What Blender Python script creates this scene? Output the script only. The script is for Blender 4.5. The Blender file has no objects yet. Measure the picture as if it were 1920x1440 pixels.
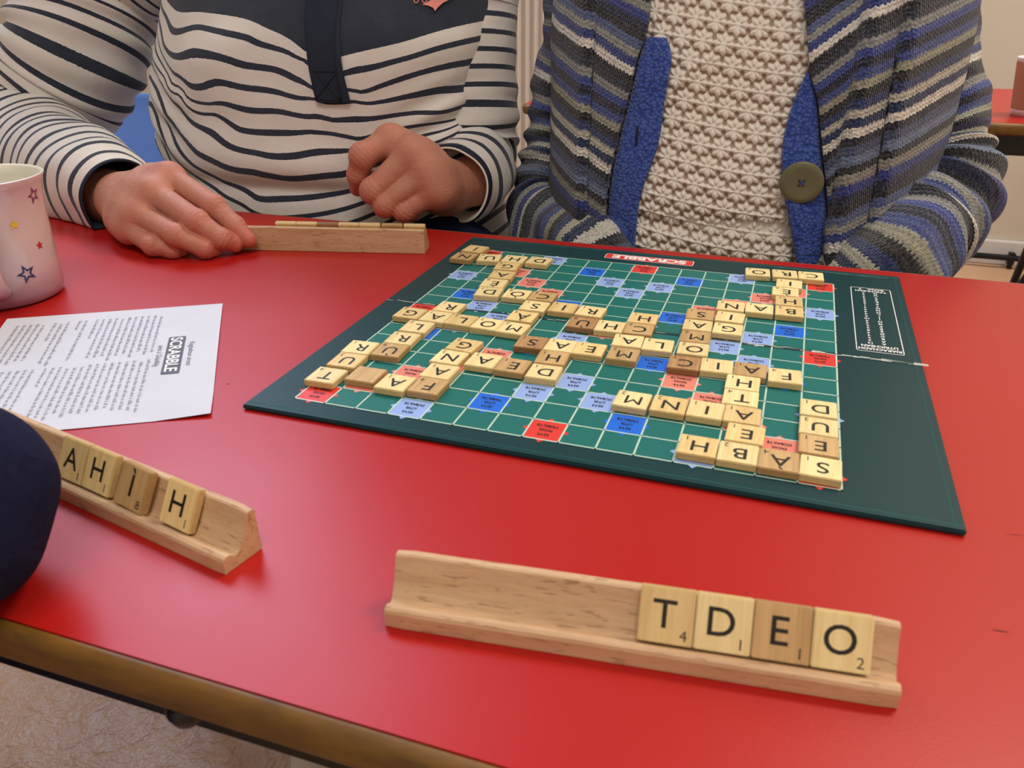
import bpy, bmesh, math, random
import numpy as np
from mathutils import Vector, Matrix, noise

random.seed(7)
SC = bpy.context.scene
COL = SC.collection
PI = math.pi
TZ = 0.72          # table top height
BT = 0.0032        # board thickness

# measured layout (metres, world space)
CAM = {'loc': [0.10572,-0.50117,0.93683],'right': [0.94546,0.325701,-0.004986],'up': [-0.140816,0.422474,0.895369],'back': [0.293729,-0.845833,0.445297],'f': 1504.82}
TILES = [('T',4,-0.14207,-0.1276,0.0194),('',0,-0.11967,-0.11935,0.0053),('A',1,-0.09823,-0.1234,-0.0061),('F',4,-0.07804,-0.12143,-0.0029),('U',3,-0.14098,-0.10459,0.0371),('R',1,-0.14264,-0.08436,0.0655),('Ù',6,-0.12261,-0.08223,0.0557),('R',1,-0.1234,-0.0624,0.0403),('L',2,-0.1228,-0.04085,0.021),('G',2,-0.13827,-0.019,-0.0178),('A',1,-0.11797,-0.01985,-0.0193),('R',1,-0.11637,0.00059,-0.034),('L',2,-0.09848,-0.02006,-0.0332),('O',2,-0.07877,-0.02108,-0.0426),('M',2,-0.05945,-0.0226,-0.0479),('À',4,-0.06036,-0.00017,-0.0132),('I',1,-0.15066,0.13997,-0.0796),('N',2,-0.15198,0.11689,-0.0218),('U',3,-0.12983,0.11961,0.1658),('H',1,-0.10834,0.12266,0.04),('G',2,-0.10775,0.10233,0.1065),('D',1,-0.087,0.12492,-0.0193),('A',1,-0.10445,0.08051,0.09),('È',6,-0.1035,0.05931,0.0863),('D',1,-0.10055,0.03968,0.0997),('Ò',8,-0.07863,0.04205,0.0329),('C',2,-0.05853,0.04272,0.0104),('S',1,-0.05829,0.02183,0.0075),('I',1,-0.03763,0.02546,0.0111),('R',1,-0.01693,0.02429,-0.0323),('Ù',6,-0.01714,0.00141,0.0133),('H',1,0.00239,0.0011,0.0234),('S',1,-0.04022,-0.04169,0.0408),('A',1,-0.02072,-0.04076,0.0178),('E',1,-0.00142,-0.04051,0.0172),('H',1,-0.02048,-0.06089,0.0591),('D',1,-0.01937,-0.08193,0.029),('E',1,-0.04015,-0.07932,-0.0078),('A',1,-0.0599,-0.07802,-0.006),('G',2,-0.08019,-0.06,-0.0681),('N',2,-0.08201,-0.08031,-0.03),('A',1,-0.07944,-0.10131,-0.006),('H',1,0.02134,0.02262,0.0362),('C',2,0.02194,0.00256,0.0438),('A',1,0.01907,-0.01963,0.0625),('M',2,0.02052,-0.04132,0.0172),('L',2,0.03892,-0.02014,0.049),('S',1,0.05787,0.04269,0.0571),('A',1,0.05892,0.0218,0.035),('M',2,0.06022,0.00085,0.0443),('O',2,0.06131,-0.01932,0.0427),('C',2,0.05896,-0.0424,0.0306),('I',1,0.07844,-0.04042,0.0483),('A',1,0.09821,-0.03992,0.0086),('H',1,0.09536,-0.05972,0.0057),('T',4,0.0958,-0.07948,0.0124),('M',2,0.03831,-0.10085,-0.0269),('N',2,0.05897,-0.10032,-0.0107),('I',1,0.07885,-0.09999,-0.011),('A',1,0.09834,-0.09981,0.0016),('E',1,0.10148,-0.12027,-0.0216),('H',1,0.07986,-0.14017,-0.0053),('B',2,0.09961,-0.14089,-0.0058),('À',4,0.11902,-0.14165,0.0024),('S',1,0.13858,-0.14185,-0.0238),('E',1,0.13756,-0.12054,-0.0146),('U',3,0.13746,-0.10029,-0.0139),('D',1,0.13737,-0.07908,0.0072),('F',4,0.11839,-0.04219,0.0443),('G',2,0.07898,0.0216,-0.0003),('I',1,0.07836,0.04412,-0.0221),('N',2,0.07676,0.06639,0.0278),('A',1,0.0968,0.06794,0.0322),('B',2,0.11729,0.06862,0.0288),('H',1,0.11637,0.08945,0.0418),('È',6,0.11305,0.11015,0.0128),('I',1,0.11527,0.12991,0.0076),('O',2,0.09025,0.15131,0.0814),('R',1,0.11107,0.15357,0.0784),('C',2,0.13099,0.1549,0.0424)]
R1 = [[-0.0158,-0.2991],[0.1639,-0.2792]]
R1T = [[0.0766,-0.2848],[0.096,-0.2822],[0.1156,-0.2807],[0.1355,-0.2781],[0.1543,-0.2766]]
R2 = [[-0.2014,-0.2723],[-0.0914,-0.294]]
R2T = [[-0.2056,-0.2669],[-0.187,-0.2702],[-0.1667,-0.2744],[-0.1628,-0.2753],[-0.1434,-0.2795],[-0.1334,-0.282],[-0.1154,-0.2852]]
R3 = [[-0.3109,0.1066],[-0.1974,0.1343]]
R3T = [[-0.3407,0.1052],[-0.3201,0.1099],[-0.3002,0.1143],[-0.2798,0.119],[-0.26,0.1234],[-0.2399,0.1269],[-0.238,0.1267],[-0.219,0.1317],[-0.2168,0.1305],[-0.1973,0.1353]]
PAPER = [[-0.4209,-0.1122],[-0.2904,-0.0304],[-0.1846,-0.1818],[-0.2441,-0.2201]]
BOARD = [[-0.1735,-0.1692],[0.1995,-0.1673],[0.1993,0.1892],[-0.1709,0.1885]]
NEAR = [[-0.1502,-0.344],[0.038,-0.339]]
FAR = [[-0.2075,0.211],[0.114,0.2062],[0.2593,0.2126],[-0.6403,0.1427]]
LOGO = [[-0.0395,0.1758],[0.0364,0.1781],[0.0367,0.1629]]
BOX = [[0.1605,0.1515],[0.1899,0.1508],[0.1903,0.0217],[0.1605,0.0224]]
FINE = [[0.1027,0.183],[0.1899,0.18]]
T2 = [[-0.4349,1.1246,0.72],[0.4203,1.1421,0.72],[0.4602,1.0932,0.72],[0.5151,1.698,0.72]]
CUP2 = [[0.4599,1.2623,0.72],[0.4935,1.2034,0.72]]
FLOOR = [[0.9277,2.9156,0.0],[-0.4397,0.1216,0.0],[-0.3531,0.1155,0.0],[-0.4208,0.0925,0.0],[0.8286,2.7468,0.0]]
BRACKET = [[-0.0833,-0.3369,0.69],[-0.0757,-0.337,0.69],[-0.1018,-0.3175,0.66]]
SKIRT = [[0.8624,2.763,0.0892],[0.8694,2.763,0.0599],[0.8788,2.763,0.0204],[-0.9754,2.763,0.8842],[-0.9107,2.763,0.8842],[-0.9749,2.763,0.3647]]
CHLEG = [[0.4539,0.921,0.6284],[0.4462,0.921,0.6153],[0.4434,0.921,0.5812],[0.4487,0.921,0.5115]]
H1 = {'arm': [[-0.734,0.2118,0.7397],[-0.6401,0.175,0.7427],[-0.5548,0.1428,0.7434],[-0.5435,0.1381,0.7441]],'index': [[-0.5031,0.1243,0.7607],[-0.4425,0.1087,0.7781],[-0.3862,0.0949,0.7577],[-0.3653,0.0921,0.7425],[-0.3497,0.0884,0.732]],'middle': [[-0.4961,0.1151,0.7559],[-0.4439,0.0875,0.7678],[-0.3871,0.0691,0.7509],[-0.3657,0.0718,0.7362],[-0.3597,0.081,0.7292]],'ring': [[-0.4926,0.1059,0.75],[-0.453,0.0737,0.7508],[-0.3998,0.0553,0.741],[-0.3768,0.0617,0.7292],[-0.374,0.0691,0.7264]],'pinky': [[-0.4918,0.0967,0.7456],[-0.464,0.0691,0.7371],[-0.424,0.0516,0.7307],[-0.4063,0.0553,0.7254],[-0.4014,0.0626,0.7227]],'thumb': [[-0.5279,0.1381,0.7517],[-0.4794,0.1335,0.7588],[-0.4198,0.1243,0.7394],[-0.3757,0.1124,0.7282]]}
H2 = {'arm': [[-0.2174,0.3684,0.7443],[-0.2259,0.3316,0.7435],[-0.2413,0.2855,0.7441]],'index': [[-0.2481,0.2809,0.7513],[-0.2857,0.2533,0.7955],[-0.3035,0.2256,0.7845],[-0.3118,0.2284,0.7645],[-0.318,0.2358,0.7495]],'middle': [[-0.2452,0.2809,0.7487],[-0.255,0.2413,0.7871],[-0.2896,0.2164,0.7524],[-0.2965,0.2413,0.7387]],'ring': [[-0.2423,0.2809,0.745],[-0.2388,0.2395,0.7701],[-0.2776,0.2164,0.7393],[-0.2813,0.2413,0.7287]],'pinky': [[-0.2394,0.2809,0.7407],[-0.231,0.2395,0.7515],[-0.2605,0.2229,0.7331],[-0.2608,0.2413,0.7259]],'thumb': [[-0.2462,0.2901,0.7467],[-0.2744,0.2717,0.7571],[-0.2911,0.2487,0.7524],[-0.3101,0.2441,0.7549]]}
SLR1 = [[-0.7564,0.396,0.9583],[-0.7621,0.3776,0.9165],[-0.7702,0.35,0.8624],[-0.7967,0.3316,0.8159],[-0.8112,0.2947,0.7748],[-0.7133,0.2303,0.7509],[-0.6127,0.175,0.748],[-0.5275,0.1335,0.7453]]
SLL1 = [[-0.2561,0.4237,0.9536],[-0.2505,0.4144,0.9114],[-0.245,0.4052,0.8627],[-0.2394,0.396,0.8126],[-0.237,0.3868,0.7638],[-0.2325,0.3408,0.7488],[-0.2378,0.2993,0.7454]]
C2L = [[-0.1481,0.4605,0.953],[-0.1528,0.4513,0.889],[-0.1613,0.4421,0.8274],[-0.1642,0.4237,0.7583],[-0.1685,0.3868,0.7007],[-0.1206,0.3316,0.6912],[-0.0733,0.2855,0.6853]]
C2R = [[0.2019,0.4605,0.9495],[0.2197,0.4513,0.8931],[0.2347,0.4421,0.8399],[0.2498,0.4237,0.7813],[0.258,0.3868,0.7446],[0.2353,0.3316,0.7226],[0.1989,0.2855,0.7016]]
P2 = {'vl': [-0.0476,0.3408,0.9233],'vr': [0.0945,0.3408,0.9233],'bl': [-0.0325,0.2763,0.6865],'br': [0.1192,0.2763,0.7016],'bandLt0': [-0.0438,0.3316,0.8935],'bandLt1': [-0.0181,0.3316,0.8892],'bandLb0': [-0.0605,0.2763,0.6977],'bandLb1': [-0.0303,0.2763,0.6934],'bandRt': [0.1055,0.3316,0.8661],'bandRm0': [0.0963,0.3039,0.7891],'bandRm1': [0.1289,0.3039,0.791],'bandRb0': [0.1164,0.2763,0.7039],'bandRb1': [0.1482,0.2763,0.7044],'button': [0.1144,0.2947,0.7764],'button2': [0.1493,0.2671,0.7058],'sl': [-0.1674,0.4144,0.9221],'sr': [0.2475,0.4144,0.9222],'f1': [0.1458,0.3684,0.8779],'f2': [0.1779,0.3684,0.8785]}
PL = {'tl': [-0.3912,0.3039,0.9238],'tr': [-0.3493,0.3039,0.9238],'bl': [-0.3719,0.2763,0.8294],'br': [-0.3346,0.2763,0.8291],'lt': [-0.2785,0.3039,0.9238],'lb': [-0.2662,0.3039,0.9152],'lr': [-0.241,0.3039,0.9238],'knee': [-0.2189,0.2947,0.6985],'kt': [-0.2245,0.2947,0.7186],'gap': [-0.8827,0.5526,0.7205]}
NAVY = [[-0.1693,-0.334,0.7576]]
STR = [(-0.5869,0.9232,0),(-0.5111,0.9139,0),(-0.4312,0.8998,0),(-0.4133,0.8941,0),(-0.3971,0.8864,0),(-0.3829,0.877,0),(-0.3739,0.8764,0),(-0.3317,0.8779,0),(-0.305,0.8838,0),(-0.2501,0.8997,0),(-0.1901,0.9133,0),(-0.5873,0.9073,1),(-0.52,0.8983,1),(-0.4505,0.8881,1),(-0.4444,0.8849,1),(-0.4031,0.8751,1),(-0.3849,0.869,1),(-0.3727,0.8588,1),(-0.3274,0.8607,1),(-0.2764,0.8719,1),(-0.2492,0.8808,1),(-0.1899,0.8973,1),(-0.5811,0.8799,2),(-0.5209,0.8736,2),(-0.4589,0.8629,2),(-0.4446,0.8612,2),(-0.4196,0.8585,2),(-0.399,0.8509,2),(-0.3685,0.8371,2),(-0.3249,0.8385,2),(-0.2758,0.8549,2),(-0.2483,0.8618,2),(-0.1954,0.8758,2),(-0.5454,0.8496,3),(-0.4902,0.8454,3),(-0.4449,0.8397,3),(-0.3928,0.8323,3),(-0.3724,0.8321,3),(-0.3563,0.8286,3),(-0.3306,0.8303,3),(-0.3091,0.8291,3),(-0.2844,0.8335,3),(-0.2565,0.8384,3),(-0.2081,0.8514,3),(-0.5736,0.853,4),(-0.5589,0.8402,4),(-0.5375,0.8293,4),(-0.5035,0.8222,4),(-0.4452,0.8179,4),(-0.4135,0.8183,4),(-0.3825,0.8137,4),(-0.3561,0.8111,4),(-0.3223,0.8128,4),(-0.2838,0.8168,4),(-0.2281,0.823,4),(-0.574,0.8464,5),(-0.5441,0.829,5),(-0.5016,0.8124,5),(-0.4705,0.7988,5),(-0.4457,0.7966,5),(-0.3824,0.7995,5),(-0.358,0.7981,5),(-0.3303,0.7927,5),(-0.2776,0.8043,5),(-0.2457,0.8068,5),(-0.5777,0.838,6),(-0.5533,0.8171,6),(-0.5237,0.7981,6),(-0.4931,0.7868,6),(-0.4479,0.7762,6),(-0.4266,0.7739,6),(-0.3947,0.7756,6),(-0.3349,0.7823,6),(-0.2643,0.7952,6),(-0.2419,0.8043,6),(-0.5907,0.8241,7),(-0.576,0.8061,7),(-0.556,0.788,7),(-0.5277,0.7703,7),(-0.4963,0.7616,7),(-0.4501,0.7564,7),(-0.4287,0.7532,7),(-0.3967,0.7517,7),(-0.3403,0.7587,7),(-0.5981,0.8137,8),(-0.5799,0.7922,8),(-0.5607,0.772,8),(-0.5303,0.7525,8),(-0.4991,0.7402,8),(-0.4534,0.726,8),(-0.5735,0.7625,9),(-0.5471,0.7443,9),(-0.5113,0.7305,9),(-0.4716,0.7171,9)]
BL0 = [[-0.0422,0.3314,0.8931],[-0.0475,0.3257,0.8735],[-0.0527,0.3159,0.8394],[-0.0608,0.3035,0.7951],[-0.0654,0.2912,0.7502],[-0.0637,0.2789,0.7044],[-0.0631,0.2695,0.6685],[-0.0597,0.2586,0.6262]]
BL1 = [[-0.0218,0.3312,0.8924],[-0.0149,0.3257,0.8742],[-0.0171,0.3159,0.8406],[-0.0194,0.3035,0.7973],[-0.0307,0.2912,0.7526],[-0.0322,0.2789,0.7073],[-0.0303,0.2695,0.672],[-0.0265,0.2586,0.6304]]
BR0 = [[0.1047,0.3226,0.8664],[0.097,0.3149,0.8413],[0.0932,0.3047,0.8072],[0.0984,0.2944,0.7729],[0.1093,0.2842,0.7386],[0.1196,0.2744,0.7053],[0.1261,0.2667,0.679],[0.1319,0.2586,0.6504]]
BR1 = [[0.1074,0.3226,0.8665],[0.1181,0.3149,0.842],[0.1261,0.3047,0.8088],[0.1346,0.2944,0.7753],[0.1428,0.2842,0.7413],[0.1476,0.2744,0.7081],[0.1517,0.2667,0.6819],[0.1562,0.2586,0.6534]]
VL = [[-0.0409,0.3404,0.9233],[-0.0405,0.3322,0.8959]]
VR = [[0.084,0.3404,0.9233],[0.0939,0.3322,0.8973],[0.1059,0.323,0.8678]]
BH = [[-0.0405,0.309,0.816],[-0.0403,0.3039,0.7976],[-0.0531,0.2824,0.7187],[-0.0535,0.2782,0.7028]]
BCH = [[-1.1619,0.9026,0.651],[-1.2508,0.9026,0.6577],[0.6693,1.83,0.4211],[0.6849,1.9,0.2186]]
RAD = [[-1.0097,2.72,0.6955],[-0.891,2.72,0.6976]]
SHOE = [[-0.3657,0.095,0.06],[-0.4027,0.0824,0.05],[-0.303,0.0913,0.05]]
STARS = [(61,363),(30,422),(74,461),(52,519)]

# ------------------------------------------------------------------ camera
cd = bpy.data.cameras.new('camera')
cam = bpy.data.objects.new('camera', cd)
COL.objects.link(cam)
r_, u_, b_ = (Vector(CAM[k]) for k in ('right', 'up', 'back'))
M = Matrix((r_, u_, b_)).transposed().to_4x4()
M.translation = Vector(CAM['loc'])
cam.matrix_world = M
cd.sensor_fit = 'HORIZONTAL'
cd.sensor_width = 36.0
cd.lens = 36.0 * CAM['f'] / 1920.0
cd.clip_start = 0.02
cd.dof.use_dof = True
cd.dof.focus_distance = 0.78
cd.dof.aperture_fstop = 20.0
SC.camera = cam

# ------------------------------------------------------------------ world, lights, exposure
SC.view_settings.view_transform = 'Standard'
SC.view_settings.look = 'None'
SC.view_settings.gamma = 1.0
SC.view_settings.use_curve_mapping = False
SC.view_settings.exposure = 0.0
w = bpy.data.worlds.new('world')
SC.world = w
w.use_nodes = True
bg = w.node_tree.nodes['Background']
bg.inputs[0].default_value = (0.75, 0.82, 1.0, 1)
bg.inputs[1].default_value = 0.6


def area(name, loc, target, sx, sy, power, color):
    l = bpy.data.lights.new(name, 'AREA')
    l.shape = 'RECTANGLE'
    l.size = sx
    l.size_y = sy
    l.energy = power
    l.color = color
    o = bpy.data.objects.new(name, l)
    o.location = loc
    d = Vector(target) - Vector(loc)
    o.rotation_euler = d.to_track_quat('-Z', 'Y').to_euler()
    COL.objects.link(o)
    return o


area('ceiling_light_far', (1.5, 1.7, 3.9), (1.5, 1.7, 0), 1.4, 0.7, 92, (1.0, 0.90, 0.77))
area('front_fill_light', (0.5, -1.5, 3.9), (0.5, -1.2, 0), 1.5, 0.7, 44, (1.0, 0.96, 0.91))  # added overhead fill to brighten the players' fronts, not a room fitting
area('window_light', (-2.75, 2.78, 4.00), (-1.3, -0.2, 0.9), 1.95, 2.1, 138, (0.62, 0.72, 1.0))

# ------------------------------------------------------------------ materials


class NT:
    def __init__(s, name):
        s.m = bpy.data.materials.new(name)
        s.m.use_nodes = True
        s.t = s.m.node_tree
        s.b = s.t.nodes['Principled BSDF']

    def n(s, kind, **kw):
        x = s.t.nodes.new(kind)
        for k, v in kw.items():
            if k == 'inp':
                for a, c in v.items():
                    x.inputs[a].default_value = c
            else:
                setattr(x, k, v)
        return x

    def l(s, a, b):
        s.t.links.new(a, b)

    def ramp(s, fac, stops, interp='LINEAR'):
        r = s.n('ShaderNodeValToRGB')
        cr = r.color_ramp
        cr.interpolation = interp
        while len(cr.elements) < len(stops):
            cr.elements.new(0.5)
        for e, (p, c) in zip(cr.elements, stops):
            e.position = p
            e.color = (*c, 1) if len(c) == 3 else c
        s.l(fac, r.inputs[0])
        return r.outputs[0]

    def mix(s, fac, a, b, mode='MIX'):
        x = s.n('ShaderNodeMix', data_type='RGBA', blend_type=mode)
        for i, v in ((0, fac), (6, a), (7, b)):
            if hasattr(v, 'links'):
                s.l(v, x.inputs[i])
            else:
                x.inputs[i].default_value = (*v, 1) if isinstance(v, tuple) and len(v) == 3 else v
        return x.outputs[2]

    def math(s, op, a, b=None, c=None):
        x = s.n('ShaderNodeMath', operation=op)
        for i, v in enumerate((a, b, c)):
            if v is None:
                continue
            if hasattr(v, 'links'):
                s.l(v, x.inputs[i])
            else:
                x.inputs[i].default_value = v
        return x.outputs[0]

    def coord(s, kind='Object', scale=(1, 1, 1), rot=(0, 0, 0)):
        tc = s.n('ShaderNodeTexCoord')
        mp = s.n('ShaderNodeMapping')
        mp.inputs['Scale'].default_value = scale
        mp.inputs['Rotation'].default_value = rot
        s.l(tc.outputs[kind], mp.inputs[0])
        return mp.outputs[0]

    def noise(s, vec, scale, detail=3, rough=0.5, dist=0.0):
        x = s.n('ShaderNodeTexNoise', inp={'Scale': scale, 'Detail': detail, 'Roughness': rough, 'Distortion': dist})
        if vec is not None:
            s.l(vec, x.inputs['Vector'])
        return x.outputs[0]

    def bump(s, h, strength, dist=0.001):
        x = s.n('ShaderNodeBump', inp={'Strength': strength, 'Distance': dist})
        s.l(h, x.inputs['Height'])
        s.l(x.outputs[0], s.b.inputs['Normal'])
        return x

    def set(s, **kw):
        for k, v in kw.items():
            k = k.replace('_', ' ')
            i = s.b.inputs[k]
            if hasattr(v, 'links'):
                s.l(v, i)
            else:
                i.default_value = (*v, 1) if isinstance(v, tuple) and len(v) == 3 else v
        return s.m


def srgb(r, g, b):
    f = lambda c: (c / 255 / 12.92) if c / 255 <= 0.04045 else ((c / 255 + 0.055) / 1.055) ** 2.4
    return (f(r), f(g), f(b))


def plain(name, c, rough=0.5, metal=0.0, spec=0.5, var=0.06, scale=30, bump=0.0, bscale=400):
    t = NT(name)
    v = t.coord()
    n = t.noise(v, scale, 3)
    a = tuple(x * (1 - var) for x in c)
    b = tuple(min(1, x * (1 + var)) for x in c)
    t.set(Base_Color=t.mix(n, a, b), Roughness=rough, Metallic=metal)
    t.b.inputs['Specular IOR Level'].default_value = spec
    if bump:
        t.bump(t.noise(v, bscale, 2), bump, 0.0005)
    return t.m


def wood_mat(name, c1, c2, stretch, scale, rough=0.55, fleck=None, objinfo=False, bump=0.15):
    t = NT(name)
    v = t.coord(scale=stretch)
    if objinfo:
        oi = t.n('ShaderNodeObjectInfo')
        add = t.n('ShaderNodeVectorMath', operation='ADD')
        sc = t.n('ShaderNodeVectorMath', operation='SCALE')
        cx = t.n('ShaderNodeCombineXYZ')
        t.l(oi.outputs['Random'], cx.inputs[0])
        t.l(oi.outputs['Random'], cx.inputs[1])
        t.l(cx.outputs[0], sc.inputs[0])
        sc.inputs['Scale'].default_value = 37.0
        t.l(v, add.inputs[0])
        t.l(sc.outputs[0], add.inputs[1])
        v = add.outputs[0]
    n = t.noise(v, scale, 4, 0.6, 0.3)
    n2 = t.noise(v, scale * 4, 3, 0.7)
    f = t.math('ADD', t.math('MULTIPLY', n, 0.7), t.math('MULTIPLY', n2, 0.3))
    col = t.ramp(f, [(0.3, c2), (0.6, c1)])
    if objinfo:
        hv = t.n('ShaderNodeHueSaturation')
        t.l(col, hv.inputs['Color'])
        mr = t.math('MULTIPLY_ADD', oi.outputs['Random'], 0.16, 0.92)
        t.l(mr, hv.inputs['Value'])
        col = hv.outputs[0]
    if fleck:
        fl = t.noise(t.coord(scale=fleck[1]), fleck[2], 2, 0.5)
        fm = t.ramp(fl, [(0.60, (0, 0, 0)), (0.68, (1, 1, 1))])
        col = t.mix(t.math('MULTIPLY', fm, 0.55), col, fleck[0])
    t.set(Base_Color=col, Roughness=rough)
    t.bump(n2, bump, 0.0004)
    return t.m


def mat_table():
    t = NT('red_laminate')
    v = t.coord()
    n = t.noise(v, 6, 4)
    t.set(Base_Color=t.mix(n, srgb(174, 25, 20), srgb(179, 28, 23)))
    f = t.noise(v, 900, 2, 0.6)
    t.set(Roughness=t.math('MULTIPLY_ADD', t.noise(v, 14, 4), 0.08, 0.31))
    t.b.inputs['Specular IOR Level'].default_value = 0.33
    t.bump(f, 0.10, 0.0004)
    return t.m


def mat_floor():
    t = NT('mottled_vinyl')
    v = t.coord()
    n = t.noise(v, 5.0, 7, 0.62, 0.3)
    n2 = t.noise(v, 24, 6, 0.65, 0.4)
    c = t.mix(n, srgb(156, 110, 70), srgb(210, 176, 140))
    c = t.mix(t.math('MULTIPLY', n2, 0.5), c, srgb(200, 164, 140))
    t.set(Base_Color=c, Roughness=0.42)
    r = t.noise(v, 20, 4, 0.6, 0.25)
    rr = t.math('ABSOLUTE', t.math('SUBTRACT', r, 0.5))
    t.bump(rr, 0.7, 0.02)
    return t.m


def mat_stripes(name='striped_jersey'):
    t = NT(name)
    uv = t.n('ShaderNodeUVMap', uv_map='uv')
    sp = t.n('ShaderNodeSeparateXYZ')
    t.l(uv.outputs[0], sp.inputs[0])
    v = t.coord()
    wob = t.math('MULTIPLY', t.math('SUBTRACT', t.noise(v, 500, 2), 0.5), 0.05)
    k = t.math('ADD', sp.outputs[1], wob)
    fr = t.math('ABSOLUTE', t.math('SUBTRACT', t.math('FRACT', t.math('ADD', k, 0.5)), 0.5))
    line = t.math('LESS_THAN', fr, 0.145)
    yoke = t.math('LESS_THAN', k, 0.04)
    dark = t.math('MAXIMUM', line, yoke)
    dn = t.mix(t.noise(v, 60, 3), srgb(40, 46, 60), srgb(56, 62, 76))
    cn = t.mix(t.noise(v, 18, 4), srgb(212, 206, 198), srgb(230, 226, 220))
    t.set(Base_Color=t.mix(dark, cn, dn), Roughness=0.92)
    t.b.inputs['Specular IOR Level'].default_value = 0.12
    t.b.inputs['Sheen Weight'].default_value = 0.25
    h = t.math('ADD', t.math('MULTIPLY', t.noise(v, 1400, 2), 0.5), t.noise(v, 180, 4, 0.6))
    t.bump(h, 0.35, 0.0012)
    return t.m


KN = [(14, 16, 22), (84, 100, 150), (160, 162, 154), (40, 58, 138), (240, 236, 226), (14, 16, 20), (36, 44, 58), (150, 152, 150),
      (48, 70, 156), (12, 20, 54), (60, 80, 150), (168, 168, 146), (20, 24, 20), (40, 56, 112), (204, 202, 182), (8, 40, 88),
      (240, 236, 222), (12, 16, 34), (70, 80, 116), (110, 128, 164), (18, 20, 22), (150, 150, 136), (40, 54, 140), (14, 22, 60)]


def mat_knit():
    t = NT('striped_wool_knit')
    v = None
    uv = t.n('ShaderNodeUVMap', uv_map='uv')
    sp = t.n('ShaderNodeSeparateXYZ')
    t.l(uv.outputs[0], sp.inputs[0])
    v = t.coord()
    # stitches: columns of V shapes
    u = t.math('MULTIPLY', sp.outputs[0], 1 / 0.0042)
    zz = t.math('ABSOLUTE', t.math('SUBTRACT', t.math('FRACT', u), 0.5))          # 0..0.5
    vv = t.math('ADD', sp.outputs[1], t.math('MULTIPLY', zz, 0.0034))
    vv = t.math('ADD', vv, t.math('MULTIPLY', t.math('SUBTRACT', t.noise(v, 240, 3), 0.5), 0.0045))
    vv = t.math('ADD', vv, t.math('MULTIPLY', t.math('SUBTRACT', t.noise(v, 14, 2), 0.5), 0.006))
    ph = t.math('FRACT', t.math('DIVIDE', vv, 0.190))
    n = len(KN)
    col = t.ramp(ph, [(i / n, srgb(*c)) for i, c in enumerate(KN)], 'CONSTANT')
    blot = t.noise(v, 420, 3, 0.7)
    col = t.mix(t.math('MULTIPLY', t.ramp(blot, [(0.42, (0, 0, 0)), (0.62, (1, 1, 1))]), 0.16), col, srgb(170, 172, 180))
    col = t.mix(t.math('MULTIPLY', t.ramp(t.noise(v, 330, 2), [(0.36, (1, 1, 1)), (0.50, (0, 0, 0))]), 0.35), col, srgb(16, 20, 40))
    t.set(Base_Color=col, Roughness=0.95)
    t.b.inputs['Specular IOR Level'].default_value = 0.1
    t.b.inputs['Sheen Weight'].default_value = 0.35
    rows = t.math('SINE', t.math('MULTIPLY', t.math('ADD', sp.outputs[1], t.math('MULTIPLY', zz, 0.0034)), 2 * PI / 0.0040))
    cols = t.math('COSINE', t.math('MULTIPLY', u, 4 * PI))
    h = t.math('ADD', t.math('MULTIPLY', rows, 0.35), t.math('MULTIPLY', cols, 0.25))
    h = t.math('ADD', h, t.math('MULTIPLY', t.noise(v, 520, 3, 0.7), 1.6))
    t.bump(h, 0.9, 0.0016)
    return t.m


def mat_crochet():
    t = NT('cream_crochet')
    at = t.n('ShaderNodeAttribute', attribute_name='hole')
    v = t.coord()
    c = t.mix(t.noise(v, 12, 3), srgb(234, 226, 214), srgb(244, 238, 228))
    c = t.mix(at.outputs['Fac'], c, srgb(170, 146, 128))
    t.set(Base_Color=c, Roughness=0.85)
    t.b.inputs['Specular IOR Level'].default_value = 0.2
    t.bump(t.noise(v, 900, 3), 0.4, 0.0007)
    return t.m


def mat_skin():
    t = NT('skin')
    v = t.coord()
    n = t.noise(v, 45, 4, 0.6)
    n2 = t.noise(v, 14, 3)
    at = t.n('ShaderNodeAttribute', attribute_name='flush')
    c = t.mix(n, srgb(186, 126, 102), srgb(208, 152, 128))
    c = t.mix(t.math('MULTIPLY', n2, 0.45), c, srgb(190, 116, 96))
    c = t.mix(at.outputs['Fac'], c, srgb(204, 100, 84))
    t.set(Base_Color=c, Roughness=0.48)
    t.b.inputs['Subsurface Weight'].default_value = 0.12
    t.b.inputs['Subsurface Radius'].default_value = (0.006, 0.002, 0.001)
    t.b.inputs['Subsurface Scale'].default_value = 0.6
    h = t.math('ADD', t.math('MULTIPLY', t.noise(v, 900, 3, 0.6), 0.7), t.math('MULTIPLY', t.noise(t.coord(scale=(1.6, 0.8, 1.6)), 260, 4, 0.65, 0.6), 1.3))
    h = t.math('ADD', h, t.math('MULTIPLY', t.noise(v, 55, 2), 2.2))
    t.bump(h, 0.55, 0.0012)
    return t.m


def mat_mug():
    t = NT('pearl_pink_glaze')
    v = t.coord()
    sp = t.n('ShaderNodeSeparateXYZ')
    t.l(v, sp.inputs[0])
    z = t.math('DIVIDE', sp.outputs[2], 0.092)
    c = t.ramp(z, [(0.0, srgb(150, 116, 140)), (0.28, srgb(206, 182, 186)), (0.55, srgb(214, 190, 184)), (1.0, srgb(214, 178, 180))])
    t.set(Base_Color=c, Roughness=0.16)
    t.b.inputs['Coat Weight'].default_value = 0.6
    return t.m


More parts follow.
